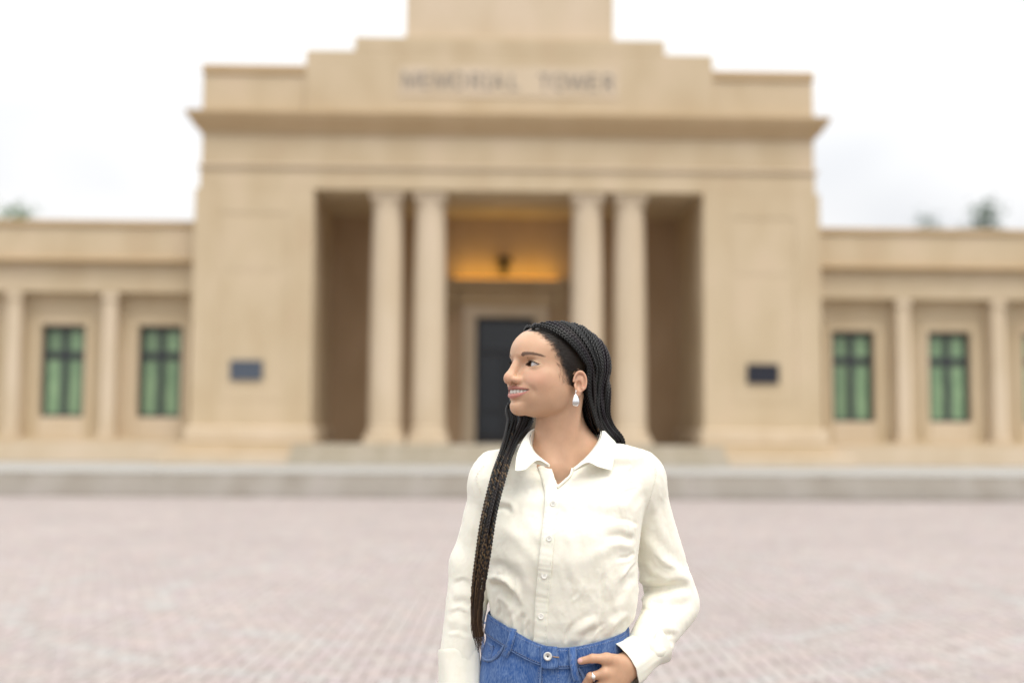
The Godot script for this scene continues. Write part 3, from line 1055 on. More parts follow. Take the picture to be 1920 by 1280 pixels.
func head_parts() -> Array:
	var n := FastNoiseLite.new()
	n.seed = 3
	n.frequency = 0.09
	var fine := FastNoiseLite.new()
	fine.seed = 8
	fine.frequency = 0.16
	# fine mesh of the face, ears, neck and open collar; a coarser one for the back of the head under the hair
	var lo := head_place.origin + Vector3(-0.145, -0.30, -0.11)
	var hi := head_place.origin + Vector3(0.135, 0.13, 0.125)
	var m := mesh_field(skin_field, lo, hi, 0.0015, 1.5)
	find_normals(m)
	var cs := PackedColorArray()
	cs.resize(m.v.size())
	for i in m.v.size(): cs[i] = skin_colour(head_back * m.v[i], n, fine)
	m.c = cs
	var back := mesh_field(skin_field, head_place.origin + Vector3(-0.02, -0.16, -0.14), head_place.origin + Vector3(0.14, 0.14, 0.13), 0.005, 1.6)
	# keep only what lies outside the fine box
	cut(back, func(p: Vector3) -> bool: return p.x < hi.x - 0.007 and p.z > lo.z + 0.007)
	find_normals(back)
	var cb := PackedColorArray()
	cb.resize(back.v.size())
	for i in back.v.size(): cb[i] = skin_colour(head_back * back.v[i], n, fine)
	back.c = cb
	var skin := StandardMaterial3D.new()
	skin.vertex_color_use_as_albedo = true
	skin.roughness = 0.43
	skin.metallic_specular = 0.42
	skin.subsurf_scatter_enabled = true
	skin.subsurf_scatter_strength = 0.18
	var face := merged([m, back])
	face.m = skin
	# eyes, glancing to her right
	var eyes := []
	for s in [-1.0, 1.0]:
		eyes.append(placed(eye_mesh(Vector3(-0.52, 0.02, 1.0)), Transform3D(head_place.basis, head_place * (EYE * Vector3(s, 1, 1)))))
	var eye := merged(eyes)
	var em := StandardMaterial3D.new()
	em.vertex_color_use_as_albedo = true
	em.roughness = 0.12
	em.clearcoat_enabled = true
	em.clearcoat = 0.4
	em.clearcoat_roughness = 0.03
	eye.m = em
	# teeth: an upper row along the dental arch
	var row := []
	var w := [4.3, 3.5, 3.8, 3.5, 3.5, 3.6]
	for s in [-1.0, 1.0]:
		var at := 0.0
		for i in 5:
			var x: float = at + w[i]
			at += w[i] * 2.0
			var xx := x * (1.0 - 0.006 * x)
			var z := 81.5 - 0.0205 * xx * xx
			row.append(ball(Vector3(xx * s, -54.0 + (0.9 if i == 1 else 0.2 if i > 2 else 0.0), z), Vector3(w[i] * 1.02, 5.6 - 0.25 * i, 3.2), 3.0))
	var gum := merged(row)
	var teeth := placed(gum, head_place)
	var tm := plain(0.78, 0.74, 0.66, 0.2)
	tm.clearcoat_enabled = true
	tm.clearcoat = 0.6
	teeth.m = tm
	# lashes: a dark line of short hairs along each upper lid
	var lash := []
	for s in [-1.0, 1.0]:
		var rim := PackedVector3Array()
		for k in 17:
			var u := -12.5 + 26.5 * k / 16.0
			var v := lid_up(u) + 0.2
			var z := sqrt(maxf(pow(EYE_R + 2.1, 2.0) - u * u - v * v, 4.0))
			rim.append(Vector3((EYE.x + u) * s, EYE.y + v, EYE.z + z))
		lash.append(tube(rim, evenly(0.62, 17), 5))
		for k in 34:
			var u := -6.0 + 20.0 * k / 33.0
			var v := lid_up(u) + 0.1
			var z := sqrt(maxf(pow(EYE_R + 2.1, 2.0) - u * u - v * v, 4.0))
			var a := Vector3(EYE.x + u, EYE.y + v, EYE.z + z)
			var o := Vector3(0.028 * u + 0.1, 0.05, 1.0).normalized()
			var ln := 4.0 + 2.5 * k / 33.0
			var b := a + o * ln * 0.6 + Vector3(0, -0.3, 0)
			var c := a + o * ln + Vector3(0.2, 1.8, 0)
			lash.append(tube(PackedVector3Array([a * Vector3(s, 1, 1), b * Vector3(s, 1, 1), c * Vector3(s, 1, 1)]), PackedFloat32Array([0.22, 0.17, 0.05]), 4))
	var lashes := placed(merged(lash), head_place)
	lashes.m = plain(0.012, 0.009, 0.008, 0.6)
	return [face, eye, teeth, lashes]

# ---------------------------------------------------------------- braided hair
# follow a Catmull-Rom curve through the points, sampled every step metres
func smooth_path(pts: Array, step: float) -> PackedVector3Array:
	var c := Curve3D.new()
	c.bake_interval = step
	for i in pts.size():
		var prev: Vector3 = pts[maxi(i - 1, 0)]
		var next: Vector3 = pts[mini(i + 1, pts.size() - 1)]
		var here: Vector3 = pts[i]
		var tan := (next - prev).normalized()
		var din := here.distance_to(prev) / 3.0
		var dout := here.distance_to(next) / 3.0
		c.add_point(here, -tan * din, tan * dout)
	return c.get_baked_points()

# three strands crossing over one another; colours run from near black at the scalp to dyed brown towards the ends
func braid_mesh(path: PackedVector3Array, radius: float, rng: RandomNumberGenerator, brown_from: float, brown: float, axis: Vector3, end_taper := 0.25, undo := 0.0) -> Dictionary:
	const SIDES := 6
	var vs := PackedVector3Array()
	var ns := PackedVector3Array()
	var cs := PackedColorArray()
	var idx := PackedInt32Array()
	var count := path.size()
	var length := 0.0
	var along := PackedFloat32Array()
	along.resize(count)
	for i in count:
		if i > 0: length += path[i].distance_to(path[i - 1])
		along[i] = length
	var phase0 := rng.randf() * TAU
	var period := radius * 4.3
	var tint := [rng.randf(), rng.randf(), rng.randf()]
	var shade := rng.randf_range(0.8, 1.25)
	for k in 3:
		var base := vs.size()
		for i in count:
			var d := (path[mini(i + 1, count - 1)] - path[maxi(i - 1, 0)]).normalized()
			var out := path[i] - axis
			out.y *= 0.3
			out = (out - d * out.dot(d)).normalized()
			var side := d.cross(out)
			var f := along[i] / length
			var slim := 1.0 - (1.0 - end_taper) * smoothstep(0.55, 1.0, f)
			var loose := smoothstep(undo, undo + 0.12, f) if undo > 0.0 else 0.0
			var t := TAU * along[i] / period + phase0 + TAU * k / 3.0
			var a := radius * 0.60 * slim
			var sx := sin(t) * a * (1.0 - 0.75 * loose) + (k - 1) * a * loose * 0.9
			var sz := sin(2.0 * t) * radius * 0.40 * slim * (1.0 - loose)
			var c := path[i] + side * sx + out * sz
			# each strand is wide across its own slant and pinched where it dives under
			var slope := cos(t) * TAU / period * a * (1.0 - loose)
			var dir := (d + side * slope).normalized()
			var w := dir.cross(out).normalized()
			var rw := radius * 0.46 * slim
			var rh := radius * 0.42 * slim
			var mix := clampf((f - brown_from) / 0.35, 0.0, 1.0) * brown
			var gold := 1.0 if tint[k] < mix else 0.0
			var col := Color(0.0078, 0.0068, 0.0072).lerp(Color(0.115, 0.072, 0.036), gold * (0.55 + 0.45 * sin(along[i] * 37.0 + k * 2.0)))
			col = col.lerp(Color(0.075, 0.038, 0.018), smoothstep(0.75, 1.0, f) * clampf(brown, 0.0, 1.0) * 0.9)
			col = Color(col.r * shade, col.g * shade, col.b * shade)
			for s in SIDES:
				var an := TAU * s / SIDES
				var n := w * (cos(an) / rw) + out * (sin(an) / rh)
				vs.append(c + w * (cos(an) * rw) + out * (sin(an) * rh))
				ns.append(n.normalized())
				cs.append(col)
		for i in count - 1:
			for s in SIDES:
				var p := base + i * SIDES + s
				var q := base + i * SIDES + (s + 1) % SIDES
				idx.append_array(PackedInt32Array([p, q, q + SIDES, p, q + SIDES, p + SIDES]))
	return {"v": vs, "n": ns, "c": cs, "i": idx}

# push a head-space direction out to the given height above the scalp
func on_scalp(dir: Vector3, height: float) -> Vector3:
	var c := Vector3(0, 18, -10)
	var d := dir.normalized()
	var a := 40.0
	var b := 150.0
	for i in 18:
		var m := (a + b) / 2.0
		if scalp_field(c + d * m) < height: a = m
		else: b = m
	return c + d * a

func scalp_field(p: Vector3) -> float:
	var d := ell(p, Vector3(0, 22, -17), Vector3(71, 72, 96))
	d = smin(d, ell(p, Vector3(0, 27, 22), Vector3(60, 54, 67)), 14.0)
	return smin(d, ell(p, Vector3(0, -28, 24), Vector3(63, 58, 60)), 16.0)

func build_hair(person: Node3D) -> void:
	var rng := RandomNumberGenerator.new()
	rng.seed = 17
	var mat := StandardMaterial3D.new()
	mat.vertex_color_use_as_albedo = true
	mat.roughness = 0.34
	mat.metallic_specular = 0.42
	var hair := group_node("hair", person)
	hair.set_meta("label", "long black box braids with brown ends")
	var centre := head_place * Vector3(0, 10, -10)
	var c0 := Vector3(0, 18, -10)
	var step := 0.0016
	# side 1: her left, swept over the ear and down the back; side -1: her right, brought forward over the shoulder
	for side in [1.0, -1.0]:
		for layer in 2:
			var count := (16 if layer == 0 else 10) if side > 0.0 else (14 if layer == 0 else 8)
			for i in count:
				var s := i / (count - 1.0)
				if layer == 1: s = 0.08 + 0.9 * s
				var jit := func(a: float) -> float: return rng.randf_range(-a, a)
				var h := 5.0 if layer == 0 else 1.0
				var pts := []
				var drift := Vector3(jit.call(1.2), jit.call(2.2), jit.call(2.2))
				h += jit.call(0.9)
				# along the parting, from the hairline to the crown
				var ang := lerpf(0.93 if side > 0 else 1.02, 2.95, pow(s, 0.92))
				var start := Vector3((7.0 + jit.call(0.5)) * side, sin(ang) * 90.0, cos(ang) * 100.0)
				var mid := (Vector3(47.0, 78.0, 38.0) if side > 0 else Vector3(50.0, 62.0, 26.0)).lerp(Vector3(26.0, 42.0, -100.0), s)
				mid.x = maxf(mid.x, 0.0) + 22.0 * sin(s * PI)
				var low := Vector3(75.0, 10.0, -24.0).lerp(Vector3(20.0, 6.0, -106.0), s)
				low.x += 18.0 * sin(s * PI)
				for k in 13:
					var t := k / 12.0
					var q := Vector3.ZERO
					var m := Vector3(mid.x * side, mid.y, mid.z)
					var l := Vector3(low.x * side, low.y, low.z)
					q = start * (1.0 - t) * (1.0 - t) + m * 2.0 * t * (1.0 - t) + l * t * t
					q += drift * t + Vector3(jit.call(0.5), 0, 0)
					var lift := h * smoothstep(0.0, 0.12, t) + 0.8 - 1.5 * (1.0 - smoothstep(0.0, 0.1, t))
					pts.append(head_place * on_scalp(q - c0, lift + (3.0 * t if layer == 0 else 0.0)))
				var tail := []
				var inner := 0.012 * layer
				if side > 0.0:
					tail = [Vector3(0.0470, 1.5131, 0.0420).lerp(Vector3(0.0978, 1.5242, -0.0300), s), Vector3(0.0553, 1.4708, 0.0220).lerp(Vector3(0.0966, 1.4687, -0.0450), s), Vector3(0.0705, 1.4351, -0.0120).lerp(Vector3(0.1098, 1.4393, -0.0750), s), Vector3(0.0974, 1.4056, -0.0700).lerp(Vector3(0.1337, 1.4081, -0.1000), s), Vector3(0.1041, 1.3688, -0.1250).lerp(Vector3(0.1339, 1.3689, -0.1300), s), Vector3(0.0725, 1.2436, -0.1450).lerp(Vector3(0.1155, 1.2438, -0.1450), s), Vector3(0.0601, 1.0984, -0.1400).lerp(Vector3(0.1028, 1.0987, -0.1400), s)]
				else:
					var w := s if layer == 0 else 1.0 - s
					tail = [Vector3(-0.1276, 1.4860, -0.0750).lerp(Vector3(-0.0657, 1.4869, -0.1000), w), Vector3(-0.1273, 1.4495, -0.0400).lerp(Vector3(-0.0707, 1.4503, -0.0800), w), Vector3(-0.1373, 1.3967, 0.0200).lerp(Vector3(-0.1070, 1.4002, 0.0050), w), Vector3(-0.1580, 1.3338, 0.0780).lerp(Vector3(-0.1308, 1.3364, 0.0850), w), Vector3(-0.1769, 1.2519, 0.1180).lerp(Vector3(-0.1501, 1.2549, 0.1280), w), Vector3(-0.1894, 1.1699, 0.1260).lerp(Vector3(-0.1638, 1.1712, 0.1380), w), Vector3(-0.1990, 1.0868, 0.1180).lerp(Vector3(-0.1755, 1.0882, 0.1280), w), Vector3(-0.2000, 1.0318, 0.1080).lerp(Vector3(-0.1809, 1.0331, 0.1160), w), Vector3(-0.1954, 0.9980, 0.1020).lerp(Vector3(-0.1775, 1.0046, 0.1080), w)]
					if (i + layer) % 2 == 1: tail = [Vector3(-0.0888, 1.4745, -0.0900), Vector3(-0.0849, 1.4383, -0.1000), Vector3(-0.0881, 1.3897, -0.1200), Vector3(-0.0993, 1.2426, -0.1450), Vector3(-0.0864, 1.0976, -0.1400)]   # a third of them stays behind the shoulder
				for k in tail.size():
					var p: Vector3 = tail[k]
					if layer == 1 and side > 0.0 and k < 3: p += Vector3(-0.020 if i % 2 else -0.010, 0.0, -0.012 if i % 2 else 0.0)
					p += Vector3(jit.call(0.0022), jit.call(0.002), jit.call(0.004) - inner * (1.0 if side > 0 else 0.7))
					pts.append(p)
				var path := smooth_path(pts, step)
				var front: bool = side < 0.0 and tail.size() > 6
				var b := braid_mesh(path, rng.randf_range(0.0047, 0.0058) * (1.0 if side > 0.0 else 0.95), rng, 0.38 if front else 0.42, 0.42 if front else 0.2, centre + Vector3(0, 0, -0.05 if front else 0.0), 0.55, rng.randf_range(0.76, 0.84) if front else 0.0)
				b.m = mat
				put(commit_fields([b]), "braid", null, hair)
	# braids from behind the ear that close the gap beside the neck
	for i in 5:
		var f := i / 4.0
		var path := smooth_path([head_place * Vector3(62.0, -6.0, -40.0 - 14.0 * f), head_place * Vector3(63.0, -26.0, -42.0 - 14.0 * f), Vector3(0.0315, 1.5113, -0.0120).lerp(Vector3(0.0539, 1.5120, -0.0300), f), Vector3(0.0349, 1.4716, -0.0280).lerp(Vector3(0.0617, 1.4720, -0.0400), f), Vector3(0.0532, 1.4352, -0.0550).lerp(Vector3(0.0806, 1.4355, -0.0700), f), Vector3(0.0933, 1.4006, -0.0950).lerp(Vector3(0.1102, 1.4006, -0.1100), f), Vector3(0.0881, 1.2440, -0.1400), Vector3(0.0783, 1.0988, -0.1380)], step)
		var b := braid_mesh(path, 0.0054, rng, 0.42, 0.25, centre, 0.55, 0.0)
		b.m = mat
		put(commit_fields([b]), "braid", null, hair)
	# loose ends of the front braids
	var ends := []
	for i in 70:
		var w := rng.randf()
		var p := smooth_path([Vector3(-0.1991, 1.0986, 0.1160).lerp(Vector3(-0.1756, 1.1002, 0.1280), w), Vector3(-0.2011, 1.0485, 0.1100).lerp(Vector3(-0.1799, 1.0498, 0.1180), w) + Vector3(rng.randfn() * 0.002, 0, 0), Vector3(-0.1976, 1.0094, 0.1050).lerp(Vector3(-0.1775, 1.0161, 0.1120), w) + Vector3(rng.randfn() * 0.003, 0, 0), Vector3(-0.1908, 0.9681, 0.1000).lerp(Vector3(-0.1741, 0.9879, 0.1060), w) + Vector3(rng.randfn() * 0.003, rng.randf_range(-0.008, 0.02), 0)], 0.008)
		var rad := PackedFloat32Array()
		for k in p.size(): rad.append(0.0011 * (1.0 - 0.75 * float(k) / p.size()))
		ends.append(tube(p, rad, 4))
	var loose := merged(ends)
	loose.m = plain(0.060, 0.034, 0.017, 0.45)
	var tips := put(commit_fields([loose]), "loose_ends", null, hair)
	tips.set_meta("kind", "stuff")
	# short hairs at the hairline and temple
	var wisps := []
	for i in 230:
		var t := rng.randf()
		var y := lerpf(70.0, -22.0, pow(t, 0.8))
		var z := 72.0 if y > 66.0 else lerpf(12.0, 66.0, clampf((y + 24.0) / 88.0, 0.0, 1.0))
		z += rng.randf_range(-24.0, 4.0)
		var x := 0.0
		# find the skin at this height and depth by walking inwards from the side
		var far := 95.0
		for k in 60:
			far -= 1.5
			if scalp_field(Vector3(far, y, z)) < 0.3: break
		x = far
		if x < 8.0: continue
		var a := Vector3(x, y, z)
		var flow := Vector3(0.25, -0.15 if y > 20 else -0.75, -0.9 if y > 0.0 else 0.25).normalized()
		var ln := rng.randf_range(6.0, 15.0)
		var curl := Vector3(rng.randfn(), rng.randfn(), rng.randfn()) * 2.2
		var b2 := a + flow * ln * 0.5 + curl
		var c2 := a + flow * ln + curl * 0.3
		for q in [a, b2, c2]: pass
		var pb := b2
		var pc := c2
		pb += Vector3(1, 0.2, 0.3) * maxf(0.0, 1.2 - scalp_field(pb))
		pc += Vector3(1, 0.2, 0.3) * maxf(0.0, 0.8 - scalp_field(pc))
		for sd in [1.0]:
			wisps.append(tube(PackedVector3Array([a * Vector3(sd, 1, 1), pb * Vector3(sd, 1, 1), pc * Vector3(sd, 1, 1)]), PackedFloat32Array([0.15, 0.14, 0.06]), 3))
	# hair combed back from the hairline to the first braids
	for i in 420:
		var y := rng.randf_range(-2.0, 70.0)
		var z := lerpf(22.0, 70.0, clampf((y + 4.0) / 72.0, 0.0, 1.0)) - rng.randf_range(2.0, 26.0)
		var x := 95.0
		for k in 90:
			x -= 1.0
			if scalp_field(Vector3(x, y, z)) < 0.5: break
		if x < 6.0: continue
		var pts := PackedVector3Array()
		var at := Vector3(x, y, z)
		var bend := rng.randf_range(-0.25, 0.25)
		for k in 5:
			pts.append(c0 + (at - c0) + Vector3.ZERO)
			var go := at + Vector3(0.0, 0.8 + bend + 1.2 * (y / 70.0), -4.6)
			go.y -= 0.5 * k
			at = on_scalp(go - c0, 0.9 + 0.15 * k)
		wisps.append(tube(pts, PackedFloat32Array([0.12, 0.26, 0.3, 0.3, 0.2]), 3))
	var w2 := placed(merged(wisps), head_place)
	w2.m = plain(0.02, 0.014, 0.012, 0.5)
	var wo := put(commit_fields([w2]), "baby_hair", null, hair)
	wo.set_meta("kind", "stuff")

# ---------------------------------------------------------------- the clothes
var shirt_rows: Array      # y, left x, right x, front z, back z (top to bottom)
var jean_rows: Array
var shirt_lut := PackedVector4Array()
var jean_lut := PackedVector4Array()
const LUT_LO := 0.60
const LUT_STEP := 0.006

func make_lut(rows: Array) -> PackedVector4Array:
	var out := PackedVector4Array()
	for i in 150:
		var y := LUT_LO + i * LUT_STEP
		var k := 0
		while k < rows.size() - 2 and y < rows[k + 1][0]: k += 1
		var a: Array = rows[k]
		var b: Array = rows[k + 1]
		var t := smoothstep(0.0, 1.0, clampf((a[0] - y) / (a[0] - b[0]), 0.0, 1.0)) * 0.5 + 0.5 * clampf((a[0] - y) / (a[0] - b[0]), 0.0, 1.0)
		var xl := lerpf(a[1], b[1], t)
		var xr := lerpf(a[2], b[2], t)
		var zf := lerpf(a[3], b[3], t)
		var zb := lerpf(a[4], b[4], t)
		out.append(Vector4((xl + xr) / 2.0, (xr - xl) / 2.0, (zf + zb) / 2.0, (zf - zb) / 2.0))
	return out

func trunk(p: Vector3, lut: PackedVector4Array) -> float:
	var f := clampf((p.y - LUT_LO) / LUT_STEP, 0.0, 148.0)
	var i := int(f)
	var r := lut[i].lerp(lut[i + 1], f - i)
	var x := p.x - r.x
	var z := p.z - r.z
	# turned a little to her right
	var xx := x * 0.974 + z * 0.225
	var zz := -x * 0.225 + z * 0.974
	var kx := absf(xx) / r.y
	var kz := absf(zz) / r.w
	var k := pow(pow(kx, 2.3) + pow(kz, 2.3), 0.4348)
	return (k - 1.0) * minf(r.y, r.w) * 0.92

func set_rows() -> void:
	var s := [[Vector3(-0.1710, 1.3532, 0.0000), Vector3(0.1737, 1.3552, 0.0000), 0.034, -0.10], [Vector3(-0.1789, 1.3207, 0.0000), Vector3(0.1759, 1.3227, 0.0000), 0.068, -0.115], [Vector3(-0.1856, 1.2743, 0.0000), Vector3(0.1735, 1.2763, 0.0000), 0.098, -0.125], [Vector3(-0.1839, 1.2050, 0.0000), Vector3(0.1616, 1.2069, 0.0000), 0.124, -0.125], [Vector3(-0.1812, 1.1589, 0.0000), Vector3(0.1557, 1.1608, 0.0000), 0.128, -0.115], [Vector3(-0.1762, 1.1130, 0.0000), Vector3(0.1556, 1.1149, 0.0000), 0.120, -0.105], [Vector3(-0.1701, 1.0672, 0.0000), Vector3(0.1556, 1.0691, -0.0000), 0.113, -0.10], [Vector3(-0.1652, 1.0329, 0.0000), Vector3(0.1497, 1.0347, 0.0000), 0.109, -0.10], [Vector3(-0.1592, 1.0010, 0.0000), Vector3(0.1311, 1.0027, 0.0000), 0.101, -0.10], [Vector3(-0.1532, 0.9703, 0.0000), Vector3(0.1195, 0.9719, 0.0000), 0.092, -0.095], [Vector3(-0.1444, 0.8626, 0.0000), Vector3(0.1091, 0.8640, 0.0000), 0.080, -0.085]]
	for r in s: shirt_rows.append([r[0].y, r[0].x, r[1].x, r[2], r[3]])
	var j := [[Vector3(-0.1631, 1.0558, 0.0000), Vector3(0.1289, 1.0575, 0.0000), 0.098, -0.105], [Vector3(-0.1663, 1.0158, 0.0000), Vector3(0.1311, 1.0175, 0.0000), 0.100, -0.11], [Vector3(-0.1730, 0.9816, 0.0000), Vector3(0.1323, 0.9833, 0.0000), 0.104, -0.118], [Vector3(-0.1831, 0.9417, 0.0000), Vector3(0.1380, 0.9436, 0.0000), 0.108, -0.128], [Vector3(-0.1965, 0.8850, 0.0000), Vector3(0.1517, 0.8869, 0.0000), 0.106, -0.138], [Vector3(-0.2098, 0.8227, 0.0000), Vector3(0.1631, 0.8248, 0.0000), 0.098, -0.135], [Vector3(-0.2068, 0.7495, 0.0000), Vector3(0.1607, 0.7516, 0.0000), 0.085, -0.115]]
	for r in j: jean_rows.append([r[0].y, r[0].x, r[1].x, r[2], r[3]])
	shirt_lut = make_lut(shirt_rows)
	jean_lut = make_lut(jean_rows)

func shirt_field(p: Vector3) -> float:
	var d := 1.0
	if p.y < 1.40: d = trunk(p, shirt_lut)
	if p.y > 1.37: d = maxf(d, (p.y - 1.375) * 0.8) if p.y < 1.40 else d
	d = smin(d, rcap(p, Vector3(0.0422, 1.3769, -0.0500), Vector3(0.1708, 1.3295, -0.0400), 0.050, 0.043), 0.05)
	d = smin(d, rcap(p, Vector3(-0.0352, 1.3718, -0.0500), Vector3(-0.1549, 1.3182, -0.0400), 0.050, 0.045), 0.05)
	if p.x < -0.12:
		var a := rcap(p, Vector3(-0.1596, 1.3134, -0.0400), Vector3(-0.2057, 1.1311, -0.0450), 0.047, 0.047)
		a = smin(a, rcap(p, Vector3(-0.2057, 1.1311, -0.0450), Vector3(-0.2320, 0.9370, -0.0120), 0.047, 0.0430), 0.02)
		d = smin(d, a, lerpf(0.006, 0.035, smoothstep(1.24, 1.32, p.y)))
	elif p.x > 0.02:
		var b := rcap(p, Vector3(0.1696, 1.3141, -0.0400), Vector3(0.2427, 1.0589, -0.1000), 0.047, 0.058)
		b = smin(b, rcap(p, Vector3(0.2474, 1.0423, -0.1000), Vector3(0.1723, 0.9679, 0.0350), 0.058, 0.044), 0.007)
		d = smin(d, b, lerpf(0.006, 0.035, smoothstep(1.20, 1.30, p.y)))
	return d

func jeans_field(p: Vector3) -> float:
	var d := 1.0
	if p.y > 0.66: d = maxf(trunk(p, jean_lut), 0.70 - p.y)
	d = smin(d, rcap(p, Vector3(-0.1059, 0.7803, -0.0150), Vector3(-0.1043, 0.4843, 0.0050), 0.098, 0.068), 0.03) if p.x < -0.02 else d
	if p.x >= -0.1: d = smin(d, rcap(p, Vector3(0.0583, 0.7812, -0.0150), Vector3(0.0595, 0.4852, 0.0050), 0.098, 0.068), 0.03)
	d = smin(d, rcap(p, Vector3(-0.1043, 0.4843, 0.0050), Vector3(-0.1024, 0.1562, -0.0300), 0.068, 0.060), 0.03)
	return smin(d, rcap(p, Vector3(0.0595, 0.4852, 0.0050), Vector3(0.0643, 0.1571, -0.0300), 0.068, 0.060), 0.03)

# first point of a surface met when coming straight from the front
func from_front(f: Callable, x: float, y: float, proud := 0.0) -> Vector3:
	var z := 0.24
	while z > -0.25 and f.call(Vector3(x, y, z)) > 0.0: z -= 0.005
	var a := z
	var b := z + 0.005
	for i in 8:
		var m := (a + b) / 2.0
		if f.call(Vector3(x, y, m)) > 0.0: b = m
		else: a = m
	return Vector3(x, y, a + proud)

# folds: each stroke raises (or sinks) the cloth along a line
func fold_cloth(m: Dictionary, strokes: Array) -> void:
	var vs: PackedVector3Array = m.v
	var ns: PackedVector3Array = m.n
	for st in strokes:
		var amp: float = st[0]
		var w: float = st[1]
		var pts: Array = st[2]
		var lo := Vector2(INF, INF)
		var hi := -lo
		for p in pts:
			lo = lo.min(Vector2(p.x, p.y))
			hi = hi.max(Vector2(p.x, p.y))
		lo -= Vector2(w, w) * 3.0
		hi += Vector2(w, w) * 3.0
		for i in vs.size():
			var v := vs[i]
			if v.x < lo.x or v.x > hi.x or v.y < lo.y or v.y > hi.y or ns[i].z < -0.1: continue
			var best := 1e9
			var where := 0.0
			var side := 1.0
			var q := Vector2(v.x, v.y)
			for k in pts.size() - 1:
				var a := Vector2(pts[k].x, pts[k].y)
				var b := Vector2(pts[k + 1].x, pts[k + 1].y)
				var ab := b - a
				var t := clampf((q - a).dot(ab) / ab.length_squared(), 0.0, 1.0)
				var dd := q.distance_to(a + ab * t)
				if dd < best:
					best = dd
					where = (k + t) / (pts.size() - 1.0)
					side = signf(ab.cross(q - a))
			var u := best / w * side
			var fade := smoothstep(0.0, 0.22, where) * smoothstep(1.0, 0.7, where)
			if pts.size() > 2 and st.size() > 3: fade = smoothstep(1.0, 0.6, where)
			vs[i] = v + ns[i] * (amp * fade * (exp(-u * u) - 0.55 * exp(-pow(u - 1.9, 2.0))))
	m.v = vs

func inside_poly(p: Vector3, poly: PackedVector2Array) -> bool:
	return Geometry2D.is_point_in_polygon(Vector2(p.x, p.y), poly)

# a strip laid through pairs of points, with thickness behind it
func ribbon(left: PackedVector3Array, right: PackedVector3Array, thick: float, across := 4, crown := 0.0) -> Dictionary:
	var vs := PackedVector3Array()
	var idx := PackedInt32Array()
	var n := left.size()
	var wide := (across + 1) * 2
	for i in n:
		var d := left[mini(i + 1, n - 1)] - left[maxi(i - 1, 0)]
		var s := right[i] - left[i]
		var nrm := d.cross(s).normalized()
		if nrm.z < 0.0 and thick > 0.0: nrm = -nrm
		for k in across + 1:
			var t := float(k) / across
			vs.append(left[i].lerp(right[i], t) + nrm * (absf(thick) * (0.5 if k > 0 and k < across else 0.2) + crown * sin(t * PI)))
		for k in across + 1:
			var t := 1.0 - float(k) / across
			vs.append(left[i].lerp(right[i], t) - nrm * absf(thick) * 0.5)
	for i in n - 1:
		for k in wide:
			var a := i * wide + k
			var b := i * wide + (k + 1) % wide
			idx.append_array(PackedInt32Array([a, b, b + wide, a, b + wide, a + wide]))
	for e in [0, n - 1]:
		for k in range(1, wide - 1):
			var a: int = e * wide
			idx.append_array(PackedInt32Array([a, a + k, a + k + 1]) if e else PackedInt32Array([a, a + k + 1, a + k]))
	var m := {"v": vs, "i": idx}
	# make the winding agree with the side that faces away from the strip's back
	find_normals(m)
	var mid := n / 2
	var test: Vector3 = vs[mid * wide + across / 2] - vs[mid * wide + across + 1 + across / 2]
	if m.n[mid * wide + across / 2].dot(test) < 0.0:
		var flip := PackedInt32Array()
		for t in range(0, idx.size(), 3): flip.append_array(PackedInt32Array([idx[t], idx[t + 2], idx[t + 1]]))
		m.i = flip
		find_normals(m)
	return m

func line_on(f: Callable, pts: Array, step: float, proud: float) -> PackedVector3Array:
	var out := PackedVector3Array()
	for p in smooth_path(pts, step): out.append(from_front(f, p.x, p.y, proud))
	# settle small jumps of the surface
	for k in 2:
		for i in range(1, out.size() - 1): out[i] = (out[i - 1] + out[i] * 2.0 + out[i + 1]) / 4.0
	return out

func shift(path: PackedVector3Array, by: float) -> PackedVector3Array:
	var out := PackedVector3Array()
	for i in path.size():
		var d := path[mini(i + 1, path.size() - 1)] - path[maxi(i - 1, 0)]
		out.append(path[i] + Vector3(-d.y, d.x, 0).normalized() * by)
	return out

# dashes of sewing thread along a line
func stitches(path: PackedVector3Array, long: float, gap: float, r: float) -> Dictionary:
	var list := []
	var run := 0.0
	var cur := PackedVector3Array()
	for i in range(1, path.size()):
		run += path[i].distance_to(path[i - 1])
		if fmod(run, long + gap) < long: cur.append(path[i])
		elif cur.size() > 1:
			list.append(tube(cur, evenly(r, cur.size()), 4))
			cur = PackedVector3Array()
		else: cur = PackedVector3Array()
	return merged(list)

func cloth_material(r: float, g: float, b: float) -> StandardMaterial3D:
	var m := StandardMaterial3D.new()
	m.albedo_texture = ramp_noise(512, 0.02, [lin(r * 0.965, g * 0.962, b * 0.95), lin(r, g, b), lin(r * 1.015, g * 1.015, b * 1.02)], [0.25, 0.5, 0.75], 31)
	m.uv1_triplanar = true
	m.uv1_world_triplanar = true
	m.uv1_scale = Vector3(3, 3, 3)
	m.roughness = 0.85
	m.metallic_specular = 0.3
	m.heightmap_enabled = true
	m.heightmap_texture = ramp_noise(512, 0.035, [Color.BLACK, Color.WHITE], [0.15, 0.85], 33, FastNoiseLite.TYPE_SIMPLEX_SMOOTH, 6)
	m.heightmap_scale = 0.02
	m.rim_enabled = true
	m.rim = 0.15
	m.subsurf_scatter_enabled = true
	m.subsurf_scatter_strength = 0.06
	return m

